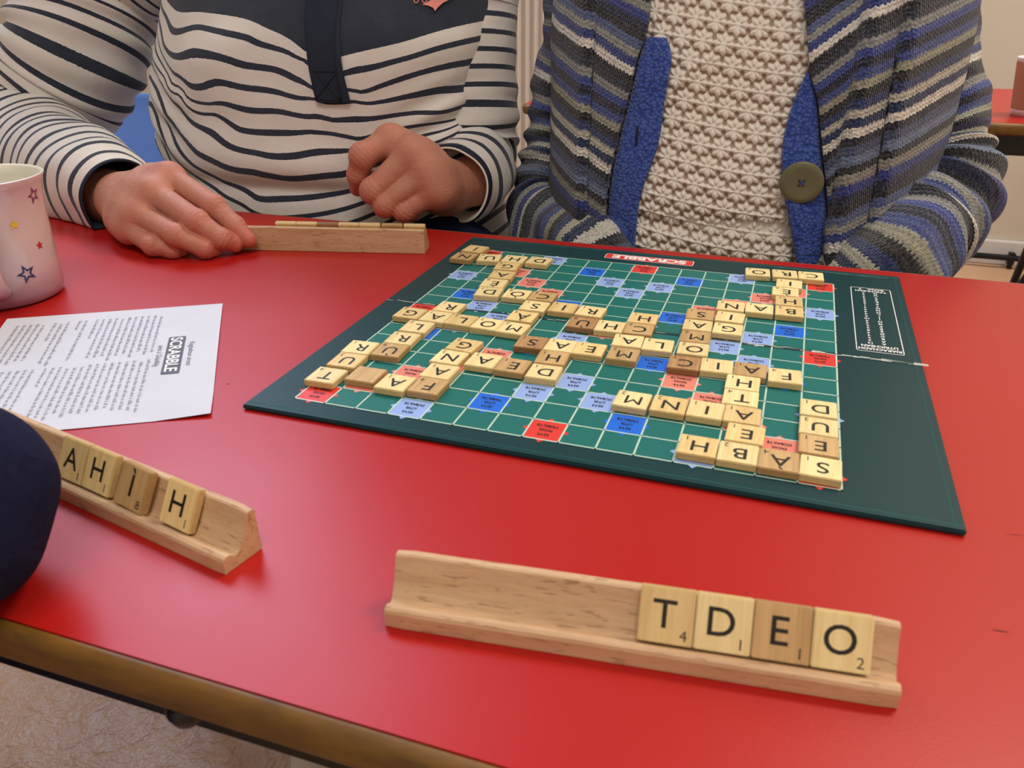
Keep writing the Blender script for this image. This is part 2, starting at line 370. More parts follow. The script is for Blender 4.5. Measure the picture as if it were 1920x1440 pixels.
def moss_mat():
    t = NT('blue_moss_stitch')
    v = t.coord()
    vo = t.n('ShaderNodeTexVoronoi', inp={'Scale': 330.0})
    t.l(v, vo.inputs['Vector'])
    c = t.ramp(vo.outputs[0], [(0.0, srgb(98, 128, 206)), (0.7, srgb(44, 66, 140))])
    c = t.mix(t.math('MULTIPLY', t.noise(v, 40, 3), 0.4), c, srgb(58, 84, 164))
    t.set(Base_Color=c, Roughness=0.95)
    t.b.inputs['Specular IOR Level'].default_value = 0.1
    t.b.inputs['Sheen Weight'].default_value = 0.3
    t.bump(t.math('SUBTRACT', 1.0, vo.outputs[0]), 1.0, 0.0018)
    return t.m


M_ = {}
M_['table'] = mat_table()
M_['lip'] = wood_mat('varnished_wood_lip', srgb(128, 88, 26), srgb(84, 54, 12), (1.5, 5, 5), 9, 0.5, (srgb(70, 48, 20), (1, 3, 3), 26))
M_['floor'] = mat_floor()
M_['rackwood'] = wood_mat('beech', srgb(212, 176, 136), srgb(188, 148, 108), (3, 30, 30), 7, 0.55, (srgb(132, 88, 56), (60, 420, 420), 1.6))
TM = [wood_mat('pale_maple', srgb(250, 232, 172), srgb(232, 204, 136), (260, 14, 30), 1.0, 0.45, None, True),
      wood_mat('honey_maple', srgb(240, 214, 150), srgb(216, 182, 116), (260, 14, 30), 1.0, 0.45, None, True),
      wood_mat('tan_maple', srgb(214, 180, 124), srgb(182, 146, 94), (260, 14, 30), 1.0, 0.45, None, True),
      wood_mat('brown_maple', srgb(196, 154, 106), srgb(160, 118, 76), (260, 14, 30), 1.0, 0.45, None, True)]
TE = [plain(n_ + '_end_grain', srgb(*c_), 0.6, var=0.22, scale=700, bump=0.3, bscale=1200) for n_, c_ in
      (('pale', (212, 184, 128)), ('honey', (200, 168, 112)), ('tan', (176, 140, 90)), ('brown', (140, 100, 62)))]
M_['ink'] = plain('black_print', srgb(28, 24, 20), 0.5, var=0.1)
M_['green'] = plain('dark_green_card', srgb(18, 58, 62), 0.42, spec=0.22, var=0.12, scale=16, bump=0.12, bscale=700)
M_['teal'] = plain('teal_print', srgb(30, 112, 106), 0.42, spec=0.25, var=0.10, scale=22, bump=0.10, bscale=600)
M_['line'] = plain('pale_line_print', srgb(196, 224, 206), 0.45)
M_['tw'] = plain('red_square_print', srgb(226, 56, 44), 0.42)
M_['dw'] = plain('salmon_square_print', srgb(236, 138, 120), 0.42)
M_['tl'] = plain('blue_square_print', srgb(10, 108, 226), 0.42)
M_['dl'] = plain('light_blue_square_print', srgb(150, 180, 240), 0.42)
M_['white'] = plain('white_print', srgb(240, 240, 238), 0.5)
M_['paper'] = plain('white_paper', srgb(212, 216, 228), 0.75, spec=0.25)
M_['greytext'] = plain('grey_text_print', srgb(174, 176, 192), 0.7)
M_['greylogo'] = plain('grey_logo_print', srgb(96, 98, 112), 0.7)
M_['jersey'] = mat_stripes()
M_['navyjersey'] = plain('charcoal_navy_jersey', srgb(44, 50, 64), 0.9, spec=0.1, var=0.15, scale=80, bump=0.3, bscale=900)
M_['lining'] = plain('cuff_lining', srgb(226, 216, 204), 0.9, spec=0.1)
M_['pink'] = plain('pink_embroidery', srgb(226, 140, 130), 0.7)
M_['knit'] = mat_knit()
M_['crochet'] = mat_crochet()
M_['bluewool'] = moss_mat()
M_['buttonm'] = plain('olive_button', srgb(112, 112, 84), 0.35, var=0.12, scale=60)
M_['trouser'] = plain('navy_trousers', srgb(26, 30, 62), 0.9, spec=0.1, var=0.1, bump=0.2, bscale=900)
M_['navyknit'] = plain('navy_wool', srgb(28, 32, 60), 0.95, spec=0.1, var=0.3, scale=200, bump=0.9, bscale=600)
M_['skin'] = mat_skin()
M_['nail'] = plain('fingernail', srgb(190, 128, 110), 0.45, var=0.03)
M_['hair'] = plain('grey_hair', srgb(132, 126, 120), 0.6, var=0.2, scale=60, bump=0.6, bscale=300)
M_['eye'] = plain('eye_white', srgb(230, 228, 224), 0.2)
M_['iris'] = plain('iris', srgb(60, 70, 80), 0.2)
M_['lips'] = plain('lips', srgb(180, 100, 94), 0.5)
M_['mug'] = mat_mug()
M_['mugin'] = plain('white_glaze', srgb(228, 224, 206), 0.18)
M_['black'] = plain('black_steel', srgb(18, 18, 20), 0.35, metal=0.2)
M_['blueplastic'] = plain('blue_plastic', srgb(96, 140, 220), 0.4)
M_['wall'] = plain('cream_wall', srgb(214, 206, 190), 0.85, var=0.03, scale=3, bump=0.1, bscale=200)
M_['ceil'] = plain('white_ceiling', srgb(230, 228, 222), 0.9)
M_['rad'] = plain('white_enamel', srgb(212, 204, 196), 0.35)
M_['skirt'] = plain('white_gloss', srgb(224, 222, 222), 0.3)
M_['shoe'] = plain('white_trainer', srgb(206, 198, 186), 0.6, bump=0.3, bscale=300)
M_['cup'] = plain('brown_card', srgb(172, 124, 88), 0.7, var=0.08, scale=20)
M_['cupw'] = plain('white_card', srgb(236, 228, 226), 0.6)
M_['dark'] = plain('dark_seam', srgb(14, 14, 16), 0.8)
M_['crack'] = plain('worn_card', srgb(214, 220, 208), 0.8)
for nm, c in (('plum', (140, 60, 100)), ('yellow', (232, 190, 40)), ('red', (200, 40, 50)), ('navy', (52, 48, 100))):
    M_['s' + nm] = plain(nm + '_print', srgb(*c), 0.3)

# ------------------------------------------------------------------ object helpers


def link(name, me, parent=None, loc=(0, 0, 0), rot=None):
    o = bpy.data.objects.new(name, me)
    COL.objects.link(o)
    o.location = loc
    if rot is not None:
        o.rotation_euler = rot
    if parent is not None:
        o.parent = parent
    return o


def mesh(name, verts, faces, mat, smooth=False):
    me = bpy.data.meshes.new(name)
    if isinstance(verts, np.ndarray):
        verts = verts.tolist()
    if isinstance(faces, np.ndarray):
        faces = faces.tolist()
    me.from_pydata(verts, [], faces)
    for m in (mat if isinstance(mat, (list, tuple)) else [mat]):
        me.materials.append(m)
    if smooth:
        me.polygons.foreach_set('use_smooth', [True] * len(me.polygons))
    me.update()
    return me


def tag(o, label, cat=None, group=None, kind=None):
    if label:
        o['label'] = label
    if cat:
        o['category'] = cat
    if group:
        o['group'] = group
    if kind:
        o['kind'] = kind
    return o


def empty(name, loc=(0, 0, 0), rz=0.0):
    return link(name, None, None, loc, (0, 0, rz))


def bm_mesh(name, bm, mat, smooth=False):
    me = bpy.data.meshes.new(name)
    bm.normal_update()
    bm.to_mesh(me)
    bm.free()
    for m in (mat if isinstance(mat, (list, tuple)) else [mat]):
        me.materials.append(m)
    if smooth:
        me.polygons.foreach_set('use_smooth', [True] * len(me.polygons))
    return me


def add_box(bm, c, s, rot=None):
    r = bmesh.ops.create_cube(bm, size=1.0)
    bmesh.ops.scale(bm, vec=s, verts=r['verts'])
    if rot:
        bmesh.ops.rotate(bm, cent=(0, 0, 0), matrix=rot, verts=r['verts'])
    bmesh.ops.translate(bm, vec=c, verts=r['verts'])
    return r['verts']


def box_mesh(name, c, s, mat, bev=0.0, seg=2):
    bm = bmesh.new()
    add_box(bm, c, s)
    if bev:
        bmesh.ops.bevel(bm, geom=bm.edges[:], offset=bev, segments=seg, affect='EDGES')
    return bm_mesh(name, bm, mat)


def catmull(P, n):
    P = [np.array(p, float) for p in P]
    P = [2 * P[0] - P[1]] + P + [2 * P[-1] - P[-2]]
    out = []
    m = len(P) - 3
    for i in range(n):
        t = i / (n - 1) * m
        k = min(int(t), m - 1)
        t -= k
        a, b, c, d = P[k:k + 4]
        out.append(0.5 * ((2 * b) + (c - a) * t + (2 * a - 5 * b + 4 * c - d) * t * t + (3 * b - a - 3 * c + d) * t ** 3))
    return np.array(out)


def tube(path, rad, nseg=12, cap=True):
    """round tube along points; returns verts, faces"""
    P = np.array(path, float)
    n = len(P)
    T = np.gradient(P, axis=0)
    T /= np.linalg.norm(T, axis=1)[:, None]
    up = np.array([0, 0, 1.0]) if abs(T[0][2]) < 0.9 else np.array([1.0, 0, 0])
    N = np.cross(T[0], up)
    N /= np.linalg.norm(N)
    V = []
    if np.isscalar(rad):
        rad = [rad] * n
    for i in range(n):
        N = N - T[i] * (N @ T[i])
        N /= np.linalg.norm(N)
        B = np.cross(T[i], N)
        for j in range(nseg):
            a = 2 * PI * j / nseg
            V.append(P[i] + rad[i] * (math.cos(a) * N + math.sin(a) * B))
    F = []
    for i in range(n - 1):
        for j in range(nseg):
            k = (j + 1) % nseg
            F.append((i * nseg + j, i * nseg + k, (i + 1) * nseg + k, (i + 1) * nseg + j))
    if cap:
        F.append(tuple(range(nseg - 1, -1, -1)))
        F.append(tuple(range((n - 1) * nseg, n * nseg)))
    return [tuple(v) for v in V], F


def lathe(prof, n=48):
    V, F = [], []
    for r, z in prof:
        for j in range(n):
            a = 2 * PI * j / n
            V.append((r * math.cos(a), r * math.sin(a), z))
    for i in range(len(prof) - 1):
        for j in range(n):
            k = (j + 1) % n
            F.append((i * n + j, i * n + k, (i + 1) * n + k, (i + 1) * n + j))
    return V, F


GL = {}


def glyphs(s, size, offset=0.0, spacing=1.0, shear=0.0):
    """text outline -> (verts2d, faces), centred on its own bounding box; baseline kept via returned box"""
    key = (s, offset, spacing, shear)
    if key not in GL:
        c = bpy.data.curves.new('t', 'FONT')
        c.body = s
        c.size = 1.0
        c.offset = offset
        c.space_character = spacing
        c.shear = shear
        c.resolution_u = 4
        o = bpy.data.objects.new('t', c)
        COL.objects.link(o)
        bpy.context.view_layer.update()
        dg = bpy.context.evaluated_depsgraph_get()
        me = bpy.data.meshes.new_from_object(o.evaluated_get(dg))
        V = [(v.co.x, v.co.y) for v in me.vertices]
        F = [tuple(p.vertices) for p in me.polygons]
        bpy.data.objects.remove(o)
        bpy.data.curves.remove(c)
        bpy.data.meshes.remove(me)
        GL[key] = (V, F)
    V, F = GL[key]
    return [(x * size, y * size) for x, y in V], F


def bbox2(V):
    xs = [v[0] for v in V]
    ys = [v[1] for v in V]
    return min(xs), max(xs), min(ys), max(ys)


def text_into(VV, FF, s, height, cx, cy, z, width=None, offset=0.0, ang=0.0, align='C', capref=0.69, shear=0.0, vcenter=True):
    """append text with cap height 'height' centred at cx,cy turned by ang"""
    V, F = glyphs(s, height / capref, offset, shear=shear)
    if not V:
        return
    x0, x1, y0, y1 = bbox2(V)
    sx = (width / (x1 - x0)) if width else 1.0
    mx = (x0 + x1) / 2 if align == 'C' else (x0 if align == 'L' else x1)
    my = height / 2
    c, sn = math.cos(ang), math.sin(ang)
    b = len(VV)
    for x, y in V:
        x = (x - mx) * sx
        y = y - my
        VV.append((cx + x * c - y * sn, cy + x * sn + y * c, z))
    FF.extend(tuple(i + b for i in f) for f in F)


def set_uv(me, uvs):
    """uvs: (nverts,2) per vertex"""
    l = me.uv_layers.new(name='uv')
    idx = np.empty(len(me.loops), dtype=np.int32)
    me.loops.foreach_get('vertex_index', idx)
    l.data.foreach_set('uv', np.asarray(uvs, np.float32)[idx].ravel())


def grid_faces(n, m, wrap=False):
    i = np.arange(n - 1)[:, None]
    j = np.arange(m if wrap else m - 1)[None, :]
    k = (j + 1) % m
    return np.stack([i * m + j + 0 * k, i * m + k, (i + 1) * m + k, (i + 1) * m + j + 0 * k], -1).reshape(-1, 4)


def vnoise(P, scale, stretch=(1, 1, 1)):
    return np.array([noise.noise(Vector((p[0] * scale * stretch[0], p[1] * scale * stretch[1], p[2] * scale * stretch[2]))) for p in P])


# ------------------------------------------------------------------ implicit bodies


def cap_sdf(X, a, b, ra, rb):
    a = np.array(a, np.float32)
    b = np.array(b, np.float32)
    ab = b - a
    L = float(ab @ ab) + 1e-12
    h = np.clip(((X - a) @ ab) / L, 0, 1)
    d = X - a - h[..., None] * ab
    return np.sqrt((d * d).sum(-1)) - (ra + (rb - ra) * h)


def smin(a, b, k):
    if k <= 0:
        return np.minimum(a, b)
    h = np.clip(0.5 + 0.5 * (b - a) / k, 0, 1)
    return b + (a - b) * h - k * h * (1 - h)


def surface_nets(fn, lo, hi, h):
    lo = np.array(lo, float)
    n = np.ceil((np.array(hi) - lo) / h).astype(int) + 1
    ax = [lo[i] + h * np.arange(n[i]) for i in range(3)]
    X = np.stack(np.meshgrid(*ax, indexing='ij'), -1).astype(np.float32)
    D = fn(X)
    S = D < 0
    nx, ny, nz = n
    pos = np.zeros((nx - 1, ny - 1, nz - 1, 3), np.float32)
    cnt = np.zeros((nx - 1, ny - 1, nz - 1), np.float32)
    sl = lambda o: (slice(o[0], o[0] + nx - 1), slice(o[1], o[1] + ny - 1), slice(o[2], o[2] + nz - 1))
    cs = [(i, j, k) for i in (0, 1) for j in (0, 1) for k in (0, 1)]
    for a in cs:
        for d in range(3):
            if a[d]:
                continue
            b = list(a)
            b[d] = 1
            da, db = D[sl(a)], D[sl(tuple(b))]
            cr = (da < 0) != (db < 0)
            t = np.where(cr, da / np.where(cr, da - db, 1), 0)
            for e in range(3):
                pos[..., e] += np.where(cr, a[e] + (t if e == d else 0), 0)
            cnt += cr
    act = cnt > 0
    idx = -np.ones(act.shape, np.int64)
    idx[act] = np.arange(act.sum())
    I = np.argwhere(act)
    V = lo + h * (I + pos[act] / cnt[act][:, None])
    F = []
    for d in range(3):
        e, f = (d + 1) % 3, (d + 2) % 3
        s0 = [slice(None)] * 3
        s1 = [slice(None)] * 3
        s0[d] = slice(0, -1)
        s1[d] = slice(1, None)
        A, B = S[tuple(s0)], S[tuple(s1)]
        E = np.argwhere(A != B)
        if not len(E):
            continue
        ok = (E[:, e] > 0) & (E[:, f] > 0) & (E[:, e] < n[e] - 1) & (E[:, f] < n[f] - 1)
        E = E[ok]
        ins = A[tuple(E.T)]
        q = []
        for oe, of in ((0, 0), (1, 0), (1, 1), (0, 1)):
            G = E.copy()
            G[:, e] -= oe
            G[:, f] -= of
            q.append(idx[tuple(G.T)])
        Q = np.stack(q, 1)
        Q[~ins] = Q[~ins][:, ::-1]
        F.append(Q)
    F = np.concatenate(F)
    F = F[(F >= 0).all(1)]
    return V, F


def bounds(pts, pad):
    P = np.array(pts)
    return P.min(0) - pad, P.max(0) + pad


def smooth_verts(V, F, it=2, lam=0.5):
    V = V.copy()
    for _ in range(it):
        S = np.zeros_like(V)
        C = np.zeros(len(V))
        for a, b in ((0, 1), (1, 2), (2, 3), (3, 0)):
            np.add.at(S, F[:, a], V[F[:, b]])
            np.add.at(S, F[:, b], V[F[:, a]])
            np.add.at(C, F[:, a], 1)
            np.add.at(C, F[:, b], 1)
        V += lam * (S / np.maximum(C, 1)[:, None] - V)
    return V


def hand_field(H, fr, palm_r, scale=1.0, up=None):
    """H: dict arm, index.. chains. returns fn, pts, joints"""
    arm = [np.array(p) for p in H['arm']]
    wrist = arm[-1]
    names = ['index', 'middle', 'ring', 'pinky']

    def fn(X):
        d = None
        for i in range(len(arm) - 1):
            c = cap_sdf(X, arm[i], arm[i + 1], 0.027 * scale, 0.025 * scale)
            d = c if d is None else smin(d, c, 0.01)
        mc = [np.array(H[k][1]) for k in names]
        base = [np.array(H[k][0]) for k in names]
        for i, k in enumerate(names):
            m = mc[i]
            d = smin(d, cap_sdf(X, base[i] * 0.5 + wrist * 0.5, m, palm_r * 1.1, palm_r * 0.86), 0.014)
            d = smin(d, cap_sdf(X, m, m, fr[k][0] * 1.16, fr[k][0] * 1.16), 0.004)
        for i in range(3):
            a = mc[i] * 0.72 + wrist * 0.28
            b = mc[i + 1] * 0.72 + wrist * 0.28
            d = smin(d, cap_sdf(X, a, b, palm_r, palm_r * 0.95), 0.012)
            a = mc[i] * 0.90 + wrist * 0.10
            b = mc[i + 1] * 0.90 + wrist * 0.10
            d = smin(d, cap_sdf(X, a, b, palm_r * 0.8, palm_r * 0.8), 0.008)
        if up is not None:
            for i in range(4):
                a = wrist * 0.75 + mc[i] * 0.25 + up * (palm_r - 0.0015)
                b = mc[i] + up * (fr[names[i]][0] * 0.75)
                d = smin(d, cap_sdf(X, a, b, 0.0024, 0.0036), 0.005)
            for i, (t0, t1) in enumerate(((0.25, 0.62), (0.35, 0.75), (0.2, 0.55))):
                a = (wrist * (1 - t0) + mc[i] * t0 * 0.5 + mc[i + 1] * t0 * 0.5) + up * (palm_r + 0.0004)
                b = (wrist * (1 - t1) + mc[i + 1] * t1) + up * (palm_r - 0.0006)
                d = smin(d, cap_sdf(X, a, b, 0.0016, 0.0013), 0.0022)
        fs = None
        for k in names:
            ch = [np.array(p) for p in H[k][1:]]
            r = fr[k]
            f = None
            for i in range(len(ch) - 1):
                c = cap_sdf(X, ch[i], ch[i + 1], r[i], r[i + 1])
                f = c if f is None else smin(f, c, 0.003)
            for i in range(1, len(ch) - 1):
                f = smin(f, cap_sdf(X, ch[i], ch[i], r[i] * 1.07, r[i] * 1.07), 0.003)
            fs = f if fs is None else smin(fs, f, 0.0012)
        ch = [np.array(p) for p in H['thumb']]
        r = fr['thumb']
        f = None
        for i in range(len(ch) - 1):
            c = cap_sdf(X, ch[i], ch[i + 1], r[i], r[i + 1])
            f = c if f is None else smin(f, c, 0.004)
        d = smin(d, f, 0.008)
        return smin(d, fs, 0.005)
    pts = arm + [np.array(p) for k in names + ['thumb'] for p in H[k]]
    return fn, pts


FR = dict(index=(.0112, .0103, .0088, .0072), middle=(.0114, .0104, .0088, .0074), ring=(.0108, .0096, .0082, .007),
          pinky=(.0096, .0086, .0074, .0064), thumb=(.016, .0125, .011, .009))


def make_hand(H, res=0.0016, tips_red=True, clampz=None, fr=FR, palm=0.0165, up=None):
    H = {k: [list(p) for p in v] for k, v in H.items()}
    if clampz is not None:
        for k in ('index', 'middle', 'ring', 'pinky'):
            for i, p in enumerate(H[k][1:]):
                p[2] = max(p[2], clampz + fr[k][i] * 0.9)
    fn, pts = hand_field(H, fr, palm, up=None if up is None else np.array(up) / np.linalg.norm(up))
    lo, hi = bounds(pts, 0.034)
    V, F = surface_nets(fn, lo, hi, res)
    V = smooth_verts(V, F, 1 if up is not None else 2, 0.5)
    # knuckle creases and flush
    N = np.zeros_like(V)
    e1 = V[F[:, 1]] - V[F[:, 0]]
    e2 = V[F[:, 2]] - V[F[:, 0]]
    fn_ = np.cross(e1, e2)
    for k in range(4):
        np.add.at(N, F[:, k], fn_)
    N /= np.linalg.norm(N, axis=1)[:, None] + 1e-9
    flush = np.zeros(len(V))
    for k in ('index', 'middle', 'ring', 'pinky'):
        ch = [np.array(p) for p in H[k][1:]]
        for i in (1, 2):
            if i >= len(ch) - 1:
                continue
            t = ch[i + 1] - ch[i - 1]
            t /= np.linalg.norm(t)
            rel = V - ch[i]
            dd = np.linalg.norm(rel, axis=1)
            s = rel @ t
            wgt = np.exp(-(dd / (fr[k][i] * 1.25)) ** 4)
            V -= N * (0.00060 * wgt * (np.cos(s * 2 * PI / 0.0042) > 0.55))[:, None]
            flush = np.maximum(flush, 0.45 * np.exp(-(dd / (fr[k][i] * 1.6)) ** 2))
        dd = np.linalg.norm(V - ch[-1], axis=1)
        flush = np.maximum(flush, 0.85 * np.exp(-(dd / 0.017) ** 2) if tips_red else 0)
        dd = np.linalg.norm(V - ch[0], axis=1)
        flush = np.maximum(flush, 0.5 * np.exp(-(dd / 0.016) ** 2))
    if clampz is not None:
        V[:, 2] = np.where((V[:, 1] < 0.215), np.maximum(V[:, 2], clampz + 0.0008), V[:, 2])
    return V, F, flush


def body_field(caps, k):
    def fn(X):
        d = None
        for a, b, ra, rb in caps:
            c = cap_sdf(X, a, b, ra, rb)
            d = c if d is None else smin(d, c, k)
        return d
    pts = [c[0] for c in caps] + [c[1] for c in caps]
    return fn, pts


def implicit(caps, k, res, pad):
    fn, pts = body_field(caps, k)
    lo, hi = bounds(pts, pad)
    V, F = surface_nets(fn, lo, hi, res)
    return smooth_verts(V, F, 2, 0.5), F


def join_parts(parts):
    VV, FF, A = [], [], []
    off = 0
    for V, F, a in parts:
        VV.append(V)
        FF.append(F + off)
        A.append(a if a is not None else np.zeros(len(V)))
        off += len(V)
    return np.concatenate(VV), np.concatenate(FF), np.concatenate(A)


def point_attr(me, name, vals):
    a = me.attributes.new(name, 'FLOAT', 'POINT')
    a.data.foreach_set('value', np.asarray(vals, np.float32))


def garment_tube(path, radii, n_along, n_around, seed, fold=0.004, elbow=None, period=None, k0=1.0, clamp=False, flat=1.0, uvm=False, cuff=None):
    """loft with cloth folds. returns V,F,UV"""
    P = catmull(path, n_along)
    R = catmull([(r, 0, 0) for r in radii], n_along)[:, 0]
    seg = np.linalg.norm(np.diff(P, axis=0), axis=1)
    s = np.concatenate([[0], np.cumsum(seg)])
    T = np.gradient(P, axis=0)
    T /= np.linalg.norm(T, axis=1)[:, None]
    N = np.cross(T[0], [0, 1.0, 0])
    N /= np.linalg.norm(N)
    V = np.zeros((n_along, n_around, 3))
    UV = np.zeros((n_along, n_around, 2))
    for i in range(n_along):
        N = N - T[i] * (N @ T[i])
        N /= np.linalg.norm(N)
        B = np.cross(T[i], N)
        for j in range(n_around):
            a = 2 * PI * j / (n_around - 1)
            dirv = math.cos(a) * N + math.sin(a) * B
            r = R[i]
            f = noise.noise(Vector((s[i] * 22 + seed, math.cos(a) * 1.1, math.sin(a) * 1.1))) * fold * 1.6
            f += noise.noise(Vector((s[i] * 60 + seed, math.cos(a) * 0.9 + 5, math.sin(a) * 0.9))) * fold * 0.7
            if elbow is not None:
                g = math.exp(-((s[i] - elbow[0]) / elbow[1]) ** 2)
                f += g * elbow[2] * math.sin(s[i] * 2 * PI / 0.028 + 1.5 * math.cos(a + 0.6))
            p = P[i] + dirv * (r + f)
            V[i, j] = p
            UV[i, j] = (a * r, s[i]) if uvm else (a, k0 + s[i] / period)
    if clamp:
        z = V[..., 2]
        m = (V[..., 1] < 0.222) & (V[..., 0] > -0.66)
        V[..., 2] = np.where(m, np.maximum(z, TZ + 0.0012 + 0.15 * np.maximum(0, z - TZ + 0.0)), z)
        V[..., 2] = np.where(m, np.maximum(V[..., 2], TZ + 0.0012), V[..., 2])
    V = V.reshape(-1, 3)
    return V, grid_faces(n_along, n_around), UV.reshape(-1, 2)
# ------------------------------------------------------------------ room shell
XL, XR, YB, YF, ZC = -3.9, 3.1, 2.80, -2.6, 5.2


def struct(name, me, loc=(0, 0, 0)):
    o = link(name, me, None, loc)
    o['kind'] = 'structure'
    return o


struct('floor', box_mesh('floor', ((XL + XR) / 2, (YB + YF) / 2, -0.05), (XR - XL, YB - YF, 0.1), M_['floor']))
struct('ceiling', box_mesh('ceiling', ((XL + XR) / 2, (YB + YF) / 2, ZC + 0.05), (XR - XL, YB - YF, 0.1), M_['ceil']))
struct('wall_front', box_mesh('wall_front', ((XL + XR) / 2, YF - 0.05, ZC / 2), (XR - XL + 0.2, 0.1, ZC), M_['wall']))
struct('wall_right', box_mesh('wall_right', (XR + 0.05, (YB + YF) / 2, ZC / 2), (0.1, YB - YF, ZC), M_['wall']))
struct('wall_left', box_mesh('wall_left', (XL - 0.05, (YB + YF) / 2, ZC / 2), (0.1, YB - YF, ZC), M_['wall']))
# back wall with a high window opening on the left
bm = bmesh.new()
wx0, wx1, wz0, wz1 = -3.75, -1.75, 2.93, 5.07
for (x0, x1, z0, z1) in ((XL - 0.1, wx0, 0, ZC), (wx1, XR + 0.1, 0, ZC), (wx0, wx1, 0, wz0), (wx0, wx1, wz1, ZC)):
    add_box(bm, ((x0 + x1) / 2, YB + 0.05, (z0 + z1) / 2), (x1 - x0, 0.1, z1 - z0))
struct('wall_back', bm_mesh('wall_back', bm, M_['wall']))
bm = bmesh.new()
for x in (wx0 + 0.02, (wx0 + wx1) / 2, wx1 - 0.02):
    add_box(bm, (x, YB - 0.03, (wz0 + wz1) / 2), (0.04, 0.04, wz1 - wz0))
for z in (wz0 + 0.02, wz0 + 1.07, wz1 - 0.02):
    add_box(bm, ((wx0 + wx1) / 2, YB - 0.031, z), (wx1 - wx0, 0.04, 0.04))
wf = struct('window_1', bm_mesh('window_1', bm, M_['skirt']))
link('window_sill', box_mesh('window_sill', ((wx0 + wx1) / 2, YB - 0.06, wz0 - 0.014), (wx1 - wx0 + 0.02, 0.12, 0.026), M_['skirt'], 0.004), wf)
for nm, c, s in (('baseboard_back', ((XL + XR) / 2, YB - 0.009, 0.045), (XR - XL, 0.018, 0.09)),
                 ('baseboard_left', (XL + 0.009, (YB + YF) / 2, 0.045), (0.018, YB - YF - 0.04, 0.09)),
                 ('baseboard_right', (XR - 0.009, (YB + YF) / 2, 0.045), (0.018, YB - YF - 0.04, 0.09))):
    struct(nm, box_mesh(nm, c, s, M_['skirt'], 0.004))

# radiator on the back wall: pressed steel panel with rounded vertical flutes
rad = tag(empty('radiator', (-1.05, 2.72, 0)), 'white fluted wall radiator standing behind the two players', 'radiator')
nx = 400
xs = np.linspace(-0.60, 0.60, nx)
fl = 0.007 * np.sin(xs * 2 * PI / 0.034) ** 3
V = [(x, -0.02 - f, z) for z in (0.22, 1.16) for x, f in zip(xs, fl)] + [(x, 0.03, z) for z in (0.22, 1.16) for x in xs]
F = [(i, i + 1, nx + i + 1, nx + i) for i in range(nx - 1)] + [(2 * nx + i + 1, 2 * nx + i, 3 * nx + i, 3 * nx + i + 1) for i in range(nx - 1)]
F += [(nx + i, nx + i + 1, 3 * nx + i + 1, 3 * nx + i) for i in range(nx - 1)] + [(i + 1, i, 2 * nx + i, 2 * nx + i + 1) for i in range(nx - 1)]
F += [(0, nx, 3 * nx, 2 * nx), (nx - 1, 3 * nx - 1, 4 * nx - 1, 2 * nx - 1)]
link('panel', mesh('panel', V, F, M_['rad'], False), rad)
for x in (-0.45, 0.45):
    link('bracket', box_mesh('bracket', (x, 0.051, 0.7), (0.04, 0.042, 0.8), M_['rad']), rad)
for x in (-0.62, 0.62):
    v, f = tube([(x, 0, 0), (x, 0, 0.24), (x * 0.96, 0, 0.27)], 0.009, 10)
    link('pipe', mesh('pipe', v, f, M_['rad'], True), rad)

# heating pipe along the right of the back wall
hp = tag(empty('heating_pipe', (1.9, 2.745, 0.040)), 'black heating pipe running along the skirting on the right', 'pipe')
v, f = tube([(-1.15, 0, 0), (1.1, 0, 0)], 0.011, 12)
link('pipe', mesh('pipe', v, f, M_['black'], True), hp)
for x in (-1.0, -0.45, 0.3, 0.8):
    link('clip', box_mesh('clip', (x, 0.008, -0.004), (0.022, 0.03, 0.045), M_['black'], 0.003), hp)
    link('clip_foot', box_mesh('clip_foot', (x, 0.0, -0.034), (0.016, 0.016, 0.012), M_['black'], 0.002), hp)


# ------------------------------------------------------------------ tables
def rounded_rect(x0, x1, y0, y1, r, n=8):
    out = []
    for cx, cy, a0 in ((x1 - r, y1 - r, 0), (x0 + r, y1 - r, PI / 2), (x0 + r, y0 + r, PI), (x1 - r, y0 + r, 1.5 * PI)):
        for i in range(n + 1):
            a = a0 + PI / 2 * i / n
            out.append((cx + r * math.cos(a), cy + r * math.sin(a), math.cos(a), math.sin(a)))
    return out


